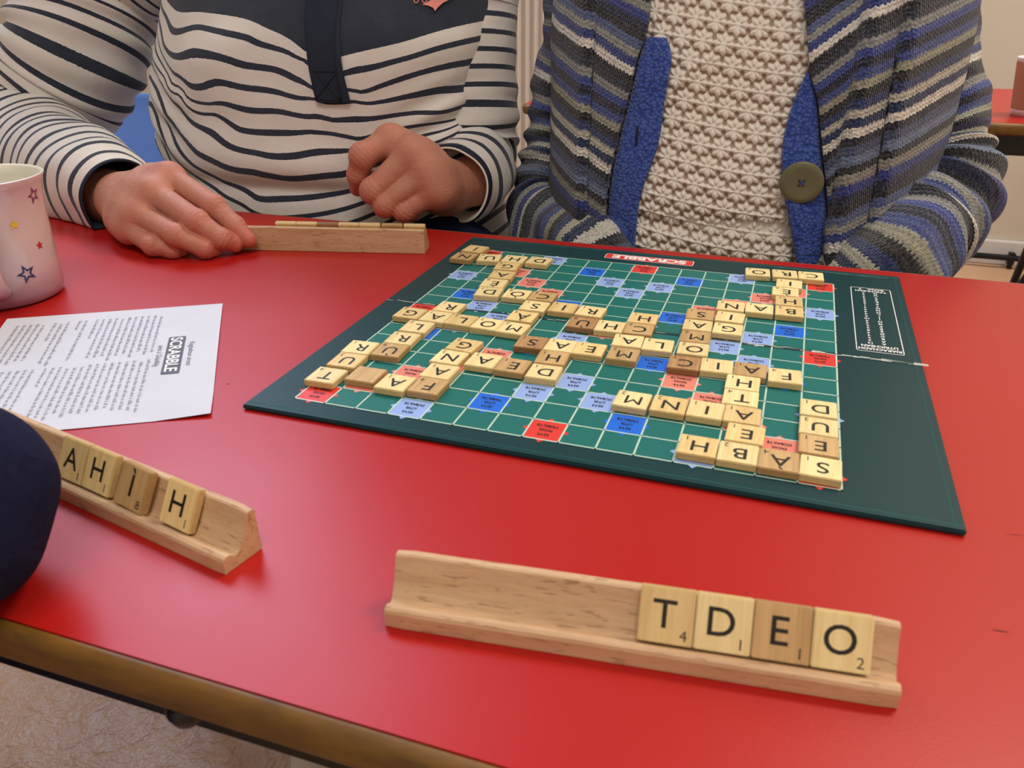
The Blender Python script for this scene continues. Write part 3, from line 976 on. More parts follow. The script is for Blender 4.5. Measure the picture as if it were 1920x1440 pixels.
def make_table(loc, rz, W, D, label, name='table'):
    t = tag(empty(name, loc, rz), label, 'table')
    top = 0.72
    RR = rounded_rect(-W / 2, W / 2, -D / 2, D / 2, 0.025)
    n = len(RR)
    V = [(x, y, top) for x, y, a, b in RR] + [(x, y, top - 0.0186) for x, y, a, b in RR]
    F = [tuple(range(n)), tuple(range(2 * n - 1, n - 1, -1))] + [(i, n + i, n + (i + 1) % n, (i + 1) % n) for i in range(n)]
    link('tabletop', mesh('tabletop', V, F, M_['table']), t)
    prof = [(0.0004, -0.0006), (0.0009, 0.0000), (0.0025, -0.0005), (0.0048, -0.0025), (0.0060, -0.0055), (0.0063, -0.0095), (0.0057, -0.0140), (0.0040, -0.0172), (0.0015, -0.0188), (0.0004, -0.0188)]
    V, F = [], []
    for o, z in prof:
        V += [(x + a * o, y + b * o, top + z) for x, y, a, b in RR]
    m = len(prof)
    for k in range(m):
        for i in range(n):
            j = (i + 1) % n
            a, b = k, (k + 1) % m
            F.append((a * n + i, b * n + i, b * n + j, a * n + j))
    link('edge_trim', mesh('edge_trim', V, F, M_['lip'], True), t)
    bm = bmesh.new()
    fx, fy = W / 2 - 0.035, D / 2 - 0.03
    for sy in (-1, 1):
        add_box(bm, (0, sy * fy, top - 0.0405), (2 * fx, 0.022, 0.032))
    for sx in (-1, 1):
        add_box(bm, (sx * fx, 0, top - 0.0405), (0.022, 2 * fy, 0.032))
    link('frame', bm_mesh('frame', bm, M_['black']), t)
    for sx in (-1, 1):
        for sy in (-1, 1):
            bm = bmesh.new()
            add_box(bm, (sx * fx, sy * fy, (top - 0.05) / 2 + 0.006), (0.026, 0.026, top - 0.065))
            bmesh.ops.bevel(bm, geom=bm.edges[:], offset=0.003, segments=1, affect='EDGES')
            lg = link('leg', bm_mesh('leg', bm, M_['black']), t)
            v, f = lathe([(0.0, 0.0), (0.017, 0.0), (0.018, 0.012), (0.0, 0.013)], 16)
            link('foot_cap', mesh('foot_cap', v, f, M_['dark']), lg, (sx * fx, sy * fy, 0))
    return t


W1 = 1.12
tab = make_table((-0.64 + W1 / 2, -0.0655, 0), 0, W1, 0.5525, 'near red laminate table with wooden lip, holding the board game')
# rounded frame bracket just showing under the near edge
v, f = lathe([(0, 0), (0.0065, 0), (0.0075, -0.004), (0.0055, -0.009), (0, -0.010)], 20)
br = link('frame_bolt', mesh('frame_bolt', v, f, M_['black'], True), tab, (0, 0, 0))
br.location = (-0.0800 + 0.64 - W1 / 2, -0.3385 + 0.0655, 0.7000)

tab2 = make_table((0.165, 1.40, 0), 0.02, 1.20, 0.55, 'far red laminate table behind the two seated players', 'table')

# scuff marks on the near table top, cut flat
for (x, y, lx, ly, a) in ((0.2030, -0.2275, 0.0030, 0.0003, 0.1), (-0.2013, -0.1440, 0.0011, 0.0004, 0.5), (0.1120, -0.2360, 0.0004, 0.0004, 0), (0.2200, -0.160, 0.0040, 0.00015, 0.2)):
    R = [(x + lx * math.cos(t) * math.cos(a) - ly * math.sin(t) * math.sin(a), y + lx * math.cos(t) * math.sin(a) + ly * math.sin(t) * math.cos(a), TZ + 0.00008) for t in np.linspace(0, 2 * PI, 12, endpoint=False)]
    o = link('scuff_mark', mesh('scuff_mark', R, [tuple(range(12))], M_['dark']), tab, (0.64 - W1 / 2, 0.0655, 0))


# ------------------------------------------------------------------ board
board = tag(empty('game_board', (0, 0, TZ)), 'dark green folding word game board with square grid, lying on the red table', 'board game')
bx0, bx1, by0, by1, fold = -0.1728, 0.1994, -0.1690, 0.1890, 0.0106
for y0, y1 in ((by0, fold - 0.0004), (fold + 0.0004, by1)):
    bm = bmesh.new()
    add_box(bm, ((bx0 + bx1) / 2, (y0 + y1) / 2, BT / 2 + 0.0002), (bx1 - bx0, y1 - y0, BT - 0.0004))
    bmesh.ops.bevel(bm, geom=bm.edges[:], offset=0.0007, segments=2, affect='EDGES')
    bh = link('board_half', bm_mesh('board_half', bm, M_['green']), board)
    # wrapped paper edge: thin raised rim line inside the border
    e = 0.0042
    V, F = [], []
    L = [((bx0 + 0.001, y0 + e if y0 == by0 else y1 - e), (bx1 - 0.001, y0 + e if y0 == by0 else y1 - e)),
         ((bx1 - e, y0 + 0.001), (bx1 - e, y1 - 0.001))]
    for (ax, ay), (cx, cy) in L:
        dx, dy = cx - ax, cy - ay
        ln = math.hypot(dx, dy)
        nx_, ny_ = -dy / ln * 0.00025, dx / ln * 0.00025
        b = len(V)
        V += [(ax - nx_ * 1.5, ay - ny_ * 1.5, BT - 0.0002), (cx - nx_ * 1.5, cy - ny_ * 1.5, BT - 0.0002), (cx, cy, BT + 0.00018), (ax, ay, BT + 0.00018), (ax + nx_ * 1.5, ay + ny_ * 1.5, BT - 0.0002), (cx + nx_ * 1.5, cy + ny_ * 1.5, BT - 0.0002)]
        F += [(b, b + 1, b + 2, b + 3), (b + 3, b + 2, b + 5, b + 4)]
    link('wrap_seam', mesh('wrap_seam', V, F, M_['teal']), bh)

PX, PY = 0.0198, 0.0198 * 1.028
GX, GY = -7.5 * PX, -7.5 * PY
z1, z2, z3, z4 = BT + 0.00008, BT + 0.00016, BT + 0.00024, BT + 0.00032


def rect(VV, FF, x0, x1, y0, y1, z):
    b = len(VV)
    VV += [(x0, y0, z), (x1, y0, z), (x1, y1, z), (x0, y1, z)]
    FF.append((b, b + 1, b + 2, b + 3))


V, F = [], []
rect(V, F, GX, -GX, GY, fold - 0.0005, z1)
rect(V, F, GX, -GX, fold + 0.0005, -GY, z1)
link('playing_field', mesh('playing_field', V, F, M_['teal']), board)
prem = {}
for a in (0, 7, 14):
    for b in (0, 7, 14):
        if (a, b) != (7, 7):
            prem[(a, b)] = 'tw'
for i in (1, 2, 3, 4, 10, 11, 12, 13):
    prem[(i, i)] = 'dw'
    prem[(i, 14 - i)] = 'dw'
prem[(7, 7)] = 'dw'
for a, b in ((1, 5), (1, 9), (5, 1), (5, 5), (5, 9), (5, 13), (9, 1), (9, 5), (9, 9), (9, 13), (13, 5), (13, 9)):
    prem[(a, b)] = 'tl'
for a, b in ((0, 3), (0, 11), (2, 6), (2, 8), (3, 0), (3, 7), (3, 14), (6, 2), (6, 6), (6, 8), (6, 12), (7, 3), (7, 11), (8, 2), (8, 6), (8, 8), (8, 12),
             (11, 0), (11, 7), (11, 14), (12, 6), (12, 8), (14, 3), (14, 11)):
    prem[(a, b)] = 'dl'
TX = dict(tw=('SGÒR', 'FACAIL', 'TRÌBILTE'), dw=('SGÒR', 'FACAIL', 'DÙBAILTE'), tl=('SGÒR', 'LITIR', 'TRÌBILTE'), dl=('SGÒR', 'LITIR', 'DÙBAILTE'))
sqm, txm = {}, {}
hw, hh = PX / 2 - 0.0005, PY / 2 - 0.0005
for k in TX:
    V, F = [], []
    rect(V, F, -hw, hw, -hh, hh, z2)
    tip = 0.0030
    for dx, dy in ((1, 0), (-1, 0), (0, 1), (0, -1)):
        b = len(V)
        if dx:
            V += [(dx * hw, -0.003, z2), (dx * (hw + tip + 0.0006), 0, z2), (dx * hw, 0.003, z2)]
        else:
            V += [(-0.003, dy * hh, z2), (0, dy * (hh + tip + 0.0006), z2), (0.003, dy * hh, z2)]
        F.append((b, b + 1, b + 2) if (dx + dy) * (1 if dx else -1) > 0 else (b, b + 2, b + 1))
    sqm[k] = mesh('premium_square', V, F, M_[k])
    V, F = [], []
    for i, s in enumerate(TX[k]):
        wd = {4: 0.0068, 5: 0.0066, 6: 0.0078, 8: 0.0122}[len(s)]
        text_into(V, F, s, 0.0023, 0, -0.0049 + i * 0.0047, z4, width=wd, offset=0.028, ang=PI)
    txm[k] = mesh('square_text', V, F, M_['ink'])
for (a, b), k in sorted(prem.items()):
    o = link('premium_square', sqm[k], board, (GX + (a + 0.5) * PX, GY + (b + 0.5) * PY, 0))
    link('square_text', txm[k], o)
V, F = [], []
lw = 0.00048
for i in range(16):
    x = GX + i * PX
    rect(V, F, x - lw, x + lw, GY - lw, fold - 0.0004, z3)
    rect(V, F, x - lw, x + lw, fold + 0.0004, -GY + lw, z3)
    y = GY + i * PY
    if abs(y - fold) > 0.0006:
        rect(V, F, GX - lw, -GX + lw, y - lw, y + lw, z3)
link('grid_lines', mesh('grid_lines', V, F, M_['line']), board)
# worn fold: ragged pale line along the hinge
V, F = [], []
rng = random.Random(3)
x = bx0 + 0.001
while x < bx1 - 0.002:
    d = rng.uniform(0.003, 0.011)
    if x > 0.10 or rng.random() < 0.6:
        for q in range(2 if x > 0.09 else 1):
            yy = fold + rng.uniform(-0.0012, 0.0012)
            wd = rng.uniform(0.0002, 0.0006) * (1.3 if x > 0.09 else 0.8)
            b = len(V)
            V += [(x, yy - wd, z4), (x + d, yy - wd * rng.random(), z4), (x + d, yy + wd * rng.random(), z4), (x, yy + wd, z4)]
            F.append((b, b + 1, b + 2, b + 3))
    x += d
link('worn_crease', mesh('worn_crease', V, F, M_['crack']), board)['kind'] = 'stuff'
link('hinge_tape', mesh('hinge_tape', [(bx0 + .0008, fold - 0.0024, z1 + .00002), (bx1 - .0008, fold - 0.0024, z1 + .00002), (bx1 - .0008, fold, BT + 0.00022), (bx0 + .0008, fold, BT + 0.00022),
                                       (bx1 - .0008, fold + 0.0024, z1 + .00002), (bx0 + .0008, fold + 0.0024, z1 + .00002)], [(0, 1, 2, 3), (3, 2, 4, 5)], M_['green']), board)


def round_plate(x0, x1, y0, y1, r, z):
    R = rounded_rect(x0, x1, y0, y1, r, 5)
    return [(x, y, z) for x, y, a, b in R], [tuple(range(len(R)))]


# name plaque at the far edge
V, F = round_plate(-0.0400, 0.0368, 0.1640, 0.1775, 0.0022, z1)
pw = link('name_plaque', mesh('name_plaque', V, F, M_['white']), board)
V, F = round_plate(-0.0394, 0.0362, 0.1646, 0.1769, 0.0018, z2)
pr_ = link('plaque_field', mesh('plaque_field', V, F, M_['tw']), pw)
V, F = [], []
text_into(V, F, 'SCRABBLE', 0.0082, -0.0016, 0.17075, z3, width=0.064, offset=0.045, ang=PI)
link('plaque_lettering', mesh('plaque_lettering', V, F, M_['white']), pw)

# letter list box on the right border
x0, x1, y0, y1 = 0.1610, 0.1900, 0.0222, 0.1512
O = rounded_rect(x0, x1, y0, y1, 0.002, 4)
I = rounded_rect(x0 + 0.0006, x1 - 0.0006, y0 + 0.0006, y1 - 0.0006, 0.0015, 4)
n = len(O)
V = [(a, b, z2) for a, b, c, d in O] + [(a, b, z2) for a, b, c, d in I]
F = [(i, (i + 1) % n, n + (i + 1) % n, n + i) for i in range(n)]
lb = link('letter_list', mesh('letter_list', V, F, M_['white']), board)
V, F = [], []
cx = (x0 + x1) / 2
text_into(V, F, 'RIARACHADH', 0.0034, cx, y0 + 0.0045, z3, width=0.0262, offset=0.03, ang=PI)
text_into(V, F, 'LITRICHEAN', 0.0034, cx, y0 + 0.0096, z3, width=0.0225, offset=0.03, ang=PI)
letters = ['A', 'À', 'B', 'C', 'D', 'E', 'È', 'F', 'G', 'H', 'I', 'Ì', 'L', 'M', 'N', 'O', 'Ò', 'P', 'R', 'S', 'T', 'U', 'Ù']
counts = ['12', '2', '2', '4', '4', '8', '2', '2', '4', '9', '10', '2', '4', '4', '4', '4', '1', '2', '6', '5', '3', '3', '2']
ya, yb = y0 + 0.0148, y1 - 0.0128
for i, (a, b) in enumerate(zip(letters, counts)):
    yy = ya + (yb - ya) * i / (len(letters) - 1)
    text_into(V, F, a, 0.0026, cx + 0.0030, yy, z3, offset=0.04, ang=PI)
    text_into(V, F, b, 0.0026, cx - 0.0055, yy, z3, offset=0.03, ang=PI)
text_into(V, F, 'TAIDHLEAN', 0.0030, cx, y1 - 0.0080, z3, width=0.0225, offset=0.03, ang=PI)
text_into(V, F, 'BANA', 0.0030, cx + 0.0035, y1 - 0.0035, z3, offset=0.03, ang=PI)
text_into(V, F, '2', 0.0030, cx - 0.0075, y1 - 0.0035, z3, offset=0.03, ang=PI)
link('list_lettering', mesh('list_lettering', V, F, M_['white']), lb)
# unreadable fine print: row of tiny ticks
V, F = [], []
x = 0.102
while x < 0.190:
    d = rng.uniform(0.0006, 0.0016)
    yy = 0.1832 - (x - 0.1) * 0.03
    rect(V, F, x, x + d, yy, yy + 0.00035, z2)
    x += d + rng.choice((0.0002, 0.0002, 0.0009))
link('fine_print', mesh('fine_print', V, F, M_['line']), board)

# ------------------------------------------------------------------ letter tiles
TW, TD, TH = 0.0192, 0.0196, 0.0042
bm = bmesh.new()
add_box(bm, (0, 0, TH / 2), (TW, TD, TH))
bmesh.ops.bevel(bm, geom=bm.edges[:], offset=0.00045, segments=2, affect='EDGES')
base_tile = bm_mesh('tile', bm, TM[0])
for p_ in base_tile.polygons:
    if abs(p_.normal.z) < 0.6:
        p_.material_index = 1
tile_me = []
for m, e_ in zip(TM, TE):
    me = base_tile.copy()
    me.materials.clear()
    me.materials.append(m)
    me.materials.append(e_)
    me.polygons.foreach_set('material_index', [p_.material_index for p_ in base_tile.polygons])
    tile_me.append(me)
LM, NM = {}, {}


def letter_mesh(l):
    if l not in LM:
        V, F = [], []
        text_into(V, F, l, 0.0098, 0, 0, TH + 0.00006, offset=0.0 if l == 'M' else 0.007, capref=0.682)
        V = [(x - 0.0008, y + 0.0008, z) for x, y, z in V]
        LM[l] = mesh('letter', V, F, M_['ink'])
    return LM[l]


def number_mesh(n_):
    if n_ not in NM:
        V, F = [], []
        text_into(V, F, str(n_), 0.0038, 0.0062, -0.0061, TH + 0.00006, offset=0.0)
        NM[n_] = mesh('number', V, F, M_['ink'])
    return NM[n_]


SHADE = {0: 0, 1: 2, 3: 2, 6: 2, 17: 2, 26: 2, 30: 3, 32: 3, 35: 2, 37: 2, 43: 2, 45: 2, 47: 2, 49: 2, 51: 3, 53: 2, 63: 2, 65: 2, 73: 1, 74: 1, 4: 1, 9: 1, 12: 1,
         15: 1, 16: 1, 28: 1, 22: 1, 20: 1, 34: 1, 39: 1, 42: 1, 57: 1, 59: 1, 60: 1, 61: 1}
SHN = ['pale', 'honey', 'tan', 'brown']


def near(i):
    """letters of the tiles touching tile i as seen from the camera side"""
    x, y = TILES[i][2:4]
    out = {}
    for j, t in enumerate(TILES):
        if j == i:
            continue
        dx, dy = t[2] - x, t[3] - y
        L = t[0] if t[0] else 'blank'
        if abs(dx) < 0.011 and 0.012 < dy < 0.026:
            out['behind'] = L
        elif abs(dx) < 0.011 and -0.026 < dy < -0.012:
            out['front'] = L
        elif abs(dy) < 0.011 and 0.012 < dx < 0.026:
            out['right'] = L
        elif abs(dy) < 0.011 and -0.026 < dx < -0.012:
            out['left'] = L
    return out


used_labels = {}


def tile_obj(letter, num, shade, loc, rot, label, group=None):
    o = link('letter_tile' if letter else 'blank_tile', tile_me[shade], None, loc, rot)
    tag(o, label, 'letter tile', group)
    if letter:
        link('letter', letter_mesh(letter), o)
        link('number', number_mesh(num), o)
    return o


for i, (l, nmb, x, y, a) in enumerate(TILES):
    sh = SHADE.get(i, 0)
    nb = near(i)
    if l == '':
        lab = 'blank unlettered tan wooden tile on the board between T and A tiles'
    else:
        bits = []
        if 'left' in nb and 'right' in nb:
            bits.append('between %s and %s' % (nb['left'], nb['right']))
        elif 'left' in nb:
            bits.append('right of %s' % nb['left'])
        elif 'right' in nb:
            bits.append('left of %s' % nb['right'])
        if 'behind' in nb:
            bits.append('%s behind it' % nb['behind'])
        if 'front' in nb:
            bits.append('%s in front' % nb['front'])
        lab = '%s tile %s on the board, %s' % (SHN[sh], l, ', '.join(bits))
    if lab in used_labels:
        lab = lab.replace(' on the board', ' on board, %s half' % ('left' if x < 0 else 'right'))
    used_labels[lab] = i
    tile_obj(l, nmb, sh, (x, y, TZ + BT + 0.0004), (0, 0, a + PI), lab)

# ------------------------------------------------------------------ tile racks
RP = [(0.0, 0.0), (0.0, 0.0062), (0.0006, 0.0074), (0.0018, 0.0081), (0.0032, 0.0081), (0.0044, 0.0075), (0.0058, 0.0062), (0.0072, 0.0058), (0.0088, 0.0066),
      (0.0108, 0.0092), (0.0126, 0.0124), (0.0142, 0.0158), (0.0155, 0.0190), (0.0162, 0.0210), (0.0170, 0.0216), (0.0184, 0.0217), (0.0196, 0.0214), (0.0204, 0.0206), (0.0210, 0.0)]
LEAN = math.radians(62)
TB = (0.0080, 0.0061)       # back bottom edge of a racked tile: depth, height


def make_rack(o, ang, L, label):
    """o = front bottom left corner seen from the tile side; x runs along the rack, y to its back"""
    r = tag(empty('tile_rack', (o[0], o[1], TZ + 0.0003), ang), label, 'tile rack')
    n = len(RP)
    N = 26
    V, F = [], []
    for i in range(N):
        x = L * i / (N - 1)
        e = 0.0004 if i in (0, N - 1) else 0.0
        for d, h in RP:
            w1 = 0.00012 * noise.noise(Vector((x * 60 + o[0] * 50, d * 300, h * 300)))
            V.append((x, d * (1 - 2 * e / 0.021) + e + w1, max(0, h - (e if h > 0.001 else 0)) + (w1 if h > 0.001 else 0)))
    for i in range(N - 1):
        for k in range(n):
            j = (k + 1) % n
            F.append((i * n + k, i * n + j, (i + 1) * n + j, (i + 1) * n + k))
    F = [f[::-1] for f in F]
    F.append(tuple(range(n)))
    F.append(tuple(range(N * n - 1, (N - 1) * n - 1, -1)))
    link('holder', mesh('holder', V, F, M_['rackwood']), r)
    return r


def rack_tile(rack, letter, num, shade, x, label, group=None, roll=0.0, lift=0.0, fwd=0.0, scale_lean=0.0):
    """tile leaning in the groove, centre at distance x along the rack"""
    A = Matrix.Translation(rack.location) @ Matrix.Rotation(rack.rotation_euler[2], 4, 'Z')
    lean = LEAN - scale_lean
    ey = Vector((0, math.cos(lean), math.sin(lean)))     # tile up
    ez = Vector((0, -math.sin(lean), math.cos(lean)))    # tile face
    ex = Vector((1, 0, 0))
    B = Matrix((ex, ey, ez)).transposed().to_4x4()
    B.translation = Vector((x, TB[0] - fwd, TB[1] + 0.0004 + lift)) + ey * (TD / 2)
    Mx = A @ B @ Matrix.Rotation(roll, 4, 'Z')
    o = tile_obj(letter, num, shade, (0, 0, 0), (0, 0, 0), label, group)
    o.matrix_world = Mx
    o.location = Mx.translation
    o.rotation_euler = Mx.to_euler()
    return o


def along(o, ang, p):
    return (p[0] - o[0]) * math.cos(ang) + (p[1] - o[1]) * math.sin(ang)


# near right rack: T D E O
o1 = R1[0]
a1 = math.atan2(R1[1][1] - o1[1], R1[1][0] - o1[0])
L1 = math.dist(R1[0], R1[1])
rk1 = make_rack(o1, a1, L1, 'beech tile rack at the near table edge holding T D E O')
s_ = [along(o1, a1, p) for p in R1T]
for k, (l, nmb, sh) in enumerate((('T', 4, 1), ('D', 1, 0), ('E', 1, 2), ('O', 2, 0))):
    rack_tile(rk1, l, nmb, sh, s_[0] + TW / 2 + k * (s_[4] - s_[0]) / 4 + 0.0001, '%s wooden tile %s standing in the near rack' % (SHN[sh], l))
# left rack: A H Ì H, seen from its front
ea = math.atan2(R2[1][1] - R2[0][1], R2[1][0] - R2[0][0])
e2 = R2[1]
L2 = L1
o2 = (e2[0] - L2 * math.cos(ea), e2[1] - L2 * math.sin(ea))
rk2 = make_rack(o2, ea, L2, 'beech tile rack at the left beside the navy sleeve, holding A H Ì H')
q = [along(o2, ea, p) for p in R2T]
rack_tile(rk2, 'A', 1, 1, (q[1] - TW / 2 - 0.0002), 'honey wooden tile A, leftmost in the left rack')
rack_tile(rk2, 'H', 1, 1, (q[1] + TW / 2 + 0.0002), 'honey wooden tile H right beside A in the left rack', roll=-0.01)
rack_tile(rk2, 'Ì', 8, 2, (q[3] + q[4]) / 2 + 0.0004, 'tan wooden tile Ì with value 8 in the left rack', roll=-0.06, fwd=0.0012, lift=0.0004)
rack_tile(rk2, 'H', 1, 1, (q[5] + q[6]) / 2, 'honey wooden tile H, rightmost in the left rack', roll=-0.03)
# far rack seen from behind: its tile side faces the player
b0, b1 = R3[1], R3[0]                    # right end, a point further left on the back bottom edge
da = math.atan2(b1[1] - b0[1], b1[0] - b0[0])      # pointing left
# tile side frame: x along 'da', back of rack towards the camera
back = (-math.sin(da), math.cos(da))                # rack local +y
o3 = (b0[0] - back[0] * 0.021, b0[1] - back[1] * 0.021)
rk3 = make_rack(o3, da, L1, 'beech tile rack at the far edge seen from behind, held by a hand')
q3 = [along(o3, da, p) for p in R3T]
cs = [(q3[i] + q3[i + 1]) / 2 for i in range(5)] + [(q3[6] + q3[7]) / 2, (q3[8] + q3[9]) / 2]
q5 = min(q3[-1], q3[-2])
pos3 = [max(q3[8], q3[9]) - TW / 2]
base = min(q3[8], q3[9])
xs3 = []
x = base + TW / 2
xs3.append(x)
x += TW + 0.0012
xs3.append(x)
x += TW + 0.0012
for k in range(5):
    xs3.append(x)
    x += TW + 0.0002
ords = ['rightmost', 'second from the right', 'third from the right', 'middle', 'third from the left', 'second from the left', 'leftmost']
for k, (xx, sh) in enumerate(zip(xs3, (0, 2, 0, 0, 3, 0, 0))):
    rack_tile(rk3, '', 0, sh, xx, '%s wooden tile turned away in the far rack, %s' % (SHN[sh], ords[k]), 'tiles in the far rack')

# ------------------------------------------------------------------ instruction sheet
FRc = Vector((*PAPER[1], 0))
NRc = Vector((*PAPER[2], 0))
uu = (NRc - FRc).normalized()             # reading direction
ll = Vector((uu.y, -uu.x, 0))             # next line direction (towards the left of the photo)
sheet = tag(empty('instruction_sheet', (FRc.x, FRc.y, TZ + 0.0003)), 'white printed instruction sheet with grey word game logo, lying left of the board', 'paper')
PW, PH = (NRc - FRc).length, 0.150
n1, n2 = 20, 26
V = []
for i in range(n1):
    for j in range(n2):
        a, b = PW * i / (n1 - 1), PH * j / (n2 - 1)
        p = uu * (a - 0.08 * b) + ll * b
        z = 0.0006 * (1 + math.sin(a * 22) * math.cos(b * 14)) + 0.0018 * max(0, 1 - math.hypot(a - PW, b) / 0.03)
        V.append((p.x, p.y, z))
F = grid_faces(n1, n2).tolist()
V2 = [(x, y, z - 0.00015) for x, y, z in V]
nn = len(V)
pm = mesh('sheet', V + V2, F + [tuple(i + nn for i in f[::-1]) for f in F], M_['paper'], True)
link('sheet', pm, sheet)


def sheet_pt(a, b, h=0.0):
    p = uu * (a - 0.08 * b) + ll * b
    z = 0.0006 * (1 + math.sin(a * 22) * math.cos(b * 14)) + 0.0018 * max(0, 1 - math.hypot(a - PW, b) / 0.03)
    return (p.x, p.y, z + 0.00012 + h)


def sheet_text(s, height, a, b, mat, name, width=None, offset=0.0, h=0.0):
    T, F = [], []
    text_into(T, F, s, height, 0, 0, 0, width=width, offset=offset)
    V = [sheet_pt(a + x, b - y, h) for x, y, z in T]
    return mesh(name, V, F, mat)


ta = 0.0935
link('title', sheet_text('Riaghailtean airson', 0.0034, ta, 0.0168, M_['greylogo'], 'title', width=0.0385), sheet)
R = rounded_rect(-0.0305, 0.0305, -0.0056, 0.0056, 0.0014, 4)
V = [sheet_pt(ta + x, 0.0272 - y, 0.0001) for x, y, a, b in R]
lg = link('logo_plate', mesh('logo_plate', V, [tuple(range(len(V)))], M_['greylogo']), sheet)
link('logo_lettering', sheet_text('SCRABBLE', 0.0074, ta - 0.0008, 0.0272, M_['white'], 'logo_lettering', width=0.0555, offset=0.02, h=0.00025), lg)
link('subtitle', sheet_text("anns a' Ghàidhlig", 0.0034, ta, 0.0365, M_['greylogo'], 'subtitle', width=0.034), sheet)
V, F = [], []
rg = random.Random(11)
for col, (c0, c1) in enumerate(((0.0165, 0.0895), (0.0985, 0.1690))):
    b = 0.0428
    while b < PH - 0.008:
        short = rg.random() < 0.16
        end = c0 + (c1 - c0) * (rg.uniform(0.2, 0.7) if short else rg.uniform(0.9, 1.0))
        a = c0 + (0.0 if rg.random() < .8 else 0.003)
        while a < end:
            wlen = rg.randint(2, 8)
            for q_ in range(wlen):
                hgt = rg.choice((0.0015, 0.0015, 0.0023))
                w_ = rg.uniform(0.0004, 0.0006)
                k = len(V)
                for (aa, bb) in ((a, b), (a + w_, b), (a + w_, b - hgt), (a, b - hgt)):
                    V.append(sheet_pt(aa, bb, 0.0))
                F.append((k, k + 1, k + 2, k + 3))
                a += w_ + rg.uniform(0.00025, 0.0005)
            a += 0.0011
        b += 0.0044
        if short:
            b += 0.0030
tx = link('body_text', mesh('body_text', V, F, M_['greytext']), sheet)
tx['kind'] = 'stuff'

# ------------------------------------------------------------------ mug
mx, my = -0.4635, -0.066
mug = tag(empty('mug', (mx, my, TZ + 0.0004)), 'pearly pink mug with coloured stars and a white inside, at the left edge', 'mug')
Hm = 0.0925
MP = [(0.0365, 0.0), (0.0388, 0.002), (0.0402, 0.008), (0.0402, 0.030), (0.0404, 0.055), (0.0412, 0.075), (0.0432, 0.087), (0.0455, Hm - 0.001)]
prof = [(0.0, 0.0015), (0.034, 0.0015)] + MP + [(0.0453, Hm)]
v, f = lathe(prof, 72)
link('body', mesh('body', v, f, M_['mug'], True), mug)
prof = [(0.0453, Hm), (0.0442, Hm + 0.0004), (0.0425, Hm - 0.001), (0.0400, 0.085), (0.0380, 0.06), (0.0375, 0.02), (0.034, 0.008), (0.0, 0.006)]
v, f = lathe(prof, 72)
link('inner_glaze', mesh('inner_glaze', v, f, M_['mugin'], True), mug)
hd = -0.80                                         # handle direction, towards the camera
hp_ = catmull([(0.0385, 0, 0.074), (0.052, 0, 0.080), (0.066, 0, 0.070), (0.070, 0, 0.048), (0.060, 0, 0.026), (0.040, 0, 0.014)], 30)
v, f = tube(hp_, [0.0062] * 30, 14)
v = [(x, y * 1.35, z) for x, y, z in v]
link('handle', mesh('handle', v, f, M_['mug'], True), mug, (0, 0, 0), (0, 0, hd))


def star(cx_a, z, r, mat, hollow=True, tilt=0.0, name='star'):
    """star printed on the mug wall"""
    V, F = [], []

    def wallr(zz):
        return float(np.interp(zz, [p_[1] for p_ in MP], [p_[0] for p_ in MP])) + 0.0003
    pts = []
    for s in ((1.0, 0.55) if hollow else (1.0,)):
        for i in range(10):
            rr = (r if i % 2 == 0 else r * 0.42) * s
            a = PI / 2 + i * PI / 5 + tilt
            zz = z + rr * math.sin(a)
            wr = wallr(zz)
            an = cx_a + rr * math.cos(a) / wr
            pts.append((wr * math.cos(an), wr * math.sin(an), zz))
    if hollow:
        F = [(i, (i + 1) % 10, 10 + (i + 1) % 10, 10 + i) for i in range(10)]
    else:
        wr = wallr(z)
        pts.append((wr * math.cos(cx_a), wr * math.sin(cx_a), z))
        F = [(i, (i + 1) % 10, 10) for i in range(10)]
    link(name, mesh(name, pts, F, mat), mug)


star(0.26, 0.0790, 0.0068, M_['splum'], tilt=0.3)
star(-0.26, 0.0620, 0.0040, M_['syellow'], False)
star(0.12, 0.0425, 0.0036, M_['sred'], False)
star(-0.28, 0.0250, 0.0075, M_['snavy'], tilt=0.3)
star(-1.9, 0.062, 0.0070, M_['snavy'], tilt=0.5)

# ------------------------------------------------------------------ paper cup on the far table
cup = tag(empty('paper_cup', (0.495, 1.245, TZ + 0.0004)), 'brown ribbed paper cup with white rim on the far table', 'cup')
prof = [(0.0, 0.004), (0.026, 0.004), (0.027, 0.0), (0.0285, 0.0), (0.0292, 0.011)]
v, f = lathe(prof, 48)
link('cup_base', mesh('cup_base', v, f, M_['cupw'], True), cup)
V, F = [], []
n = 96
for k, (r, z) in enumerate(((0.0297, 0.011), (0.0300, 0.0115), (0.0385, 0.090), (0.0380, 0.0905))):
    for j in range(n):
        a = 2 * PI * j / n
        rr = r + (0.0004 if (j % 2) else 0)
        V.append((rr * math.cos(a), rr * math.sin(a), z))
for k in range(3):
    for j in range(n):
        F.append((k * n + j, k * n + (j + 1) % n, (k + 1) * n + (j + 1) % n, (k + 1) * n + j))
link('sleeve', mesh('sleeve', V, F, M_['cup']), cup)
prof = [(0.0375, 0.090), (0.0388, 0.094), (0.0395, 0.096), (0.0388, 0.098), (0.0376, 0.096), (0.034, 0.05), (0.028, 0.007), (0.0, 0.006)]
v, f = lathe(prof, 48)
link('rim', mesh('rim', v, f, M_['cupw'], True), cup)


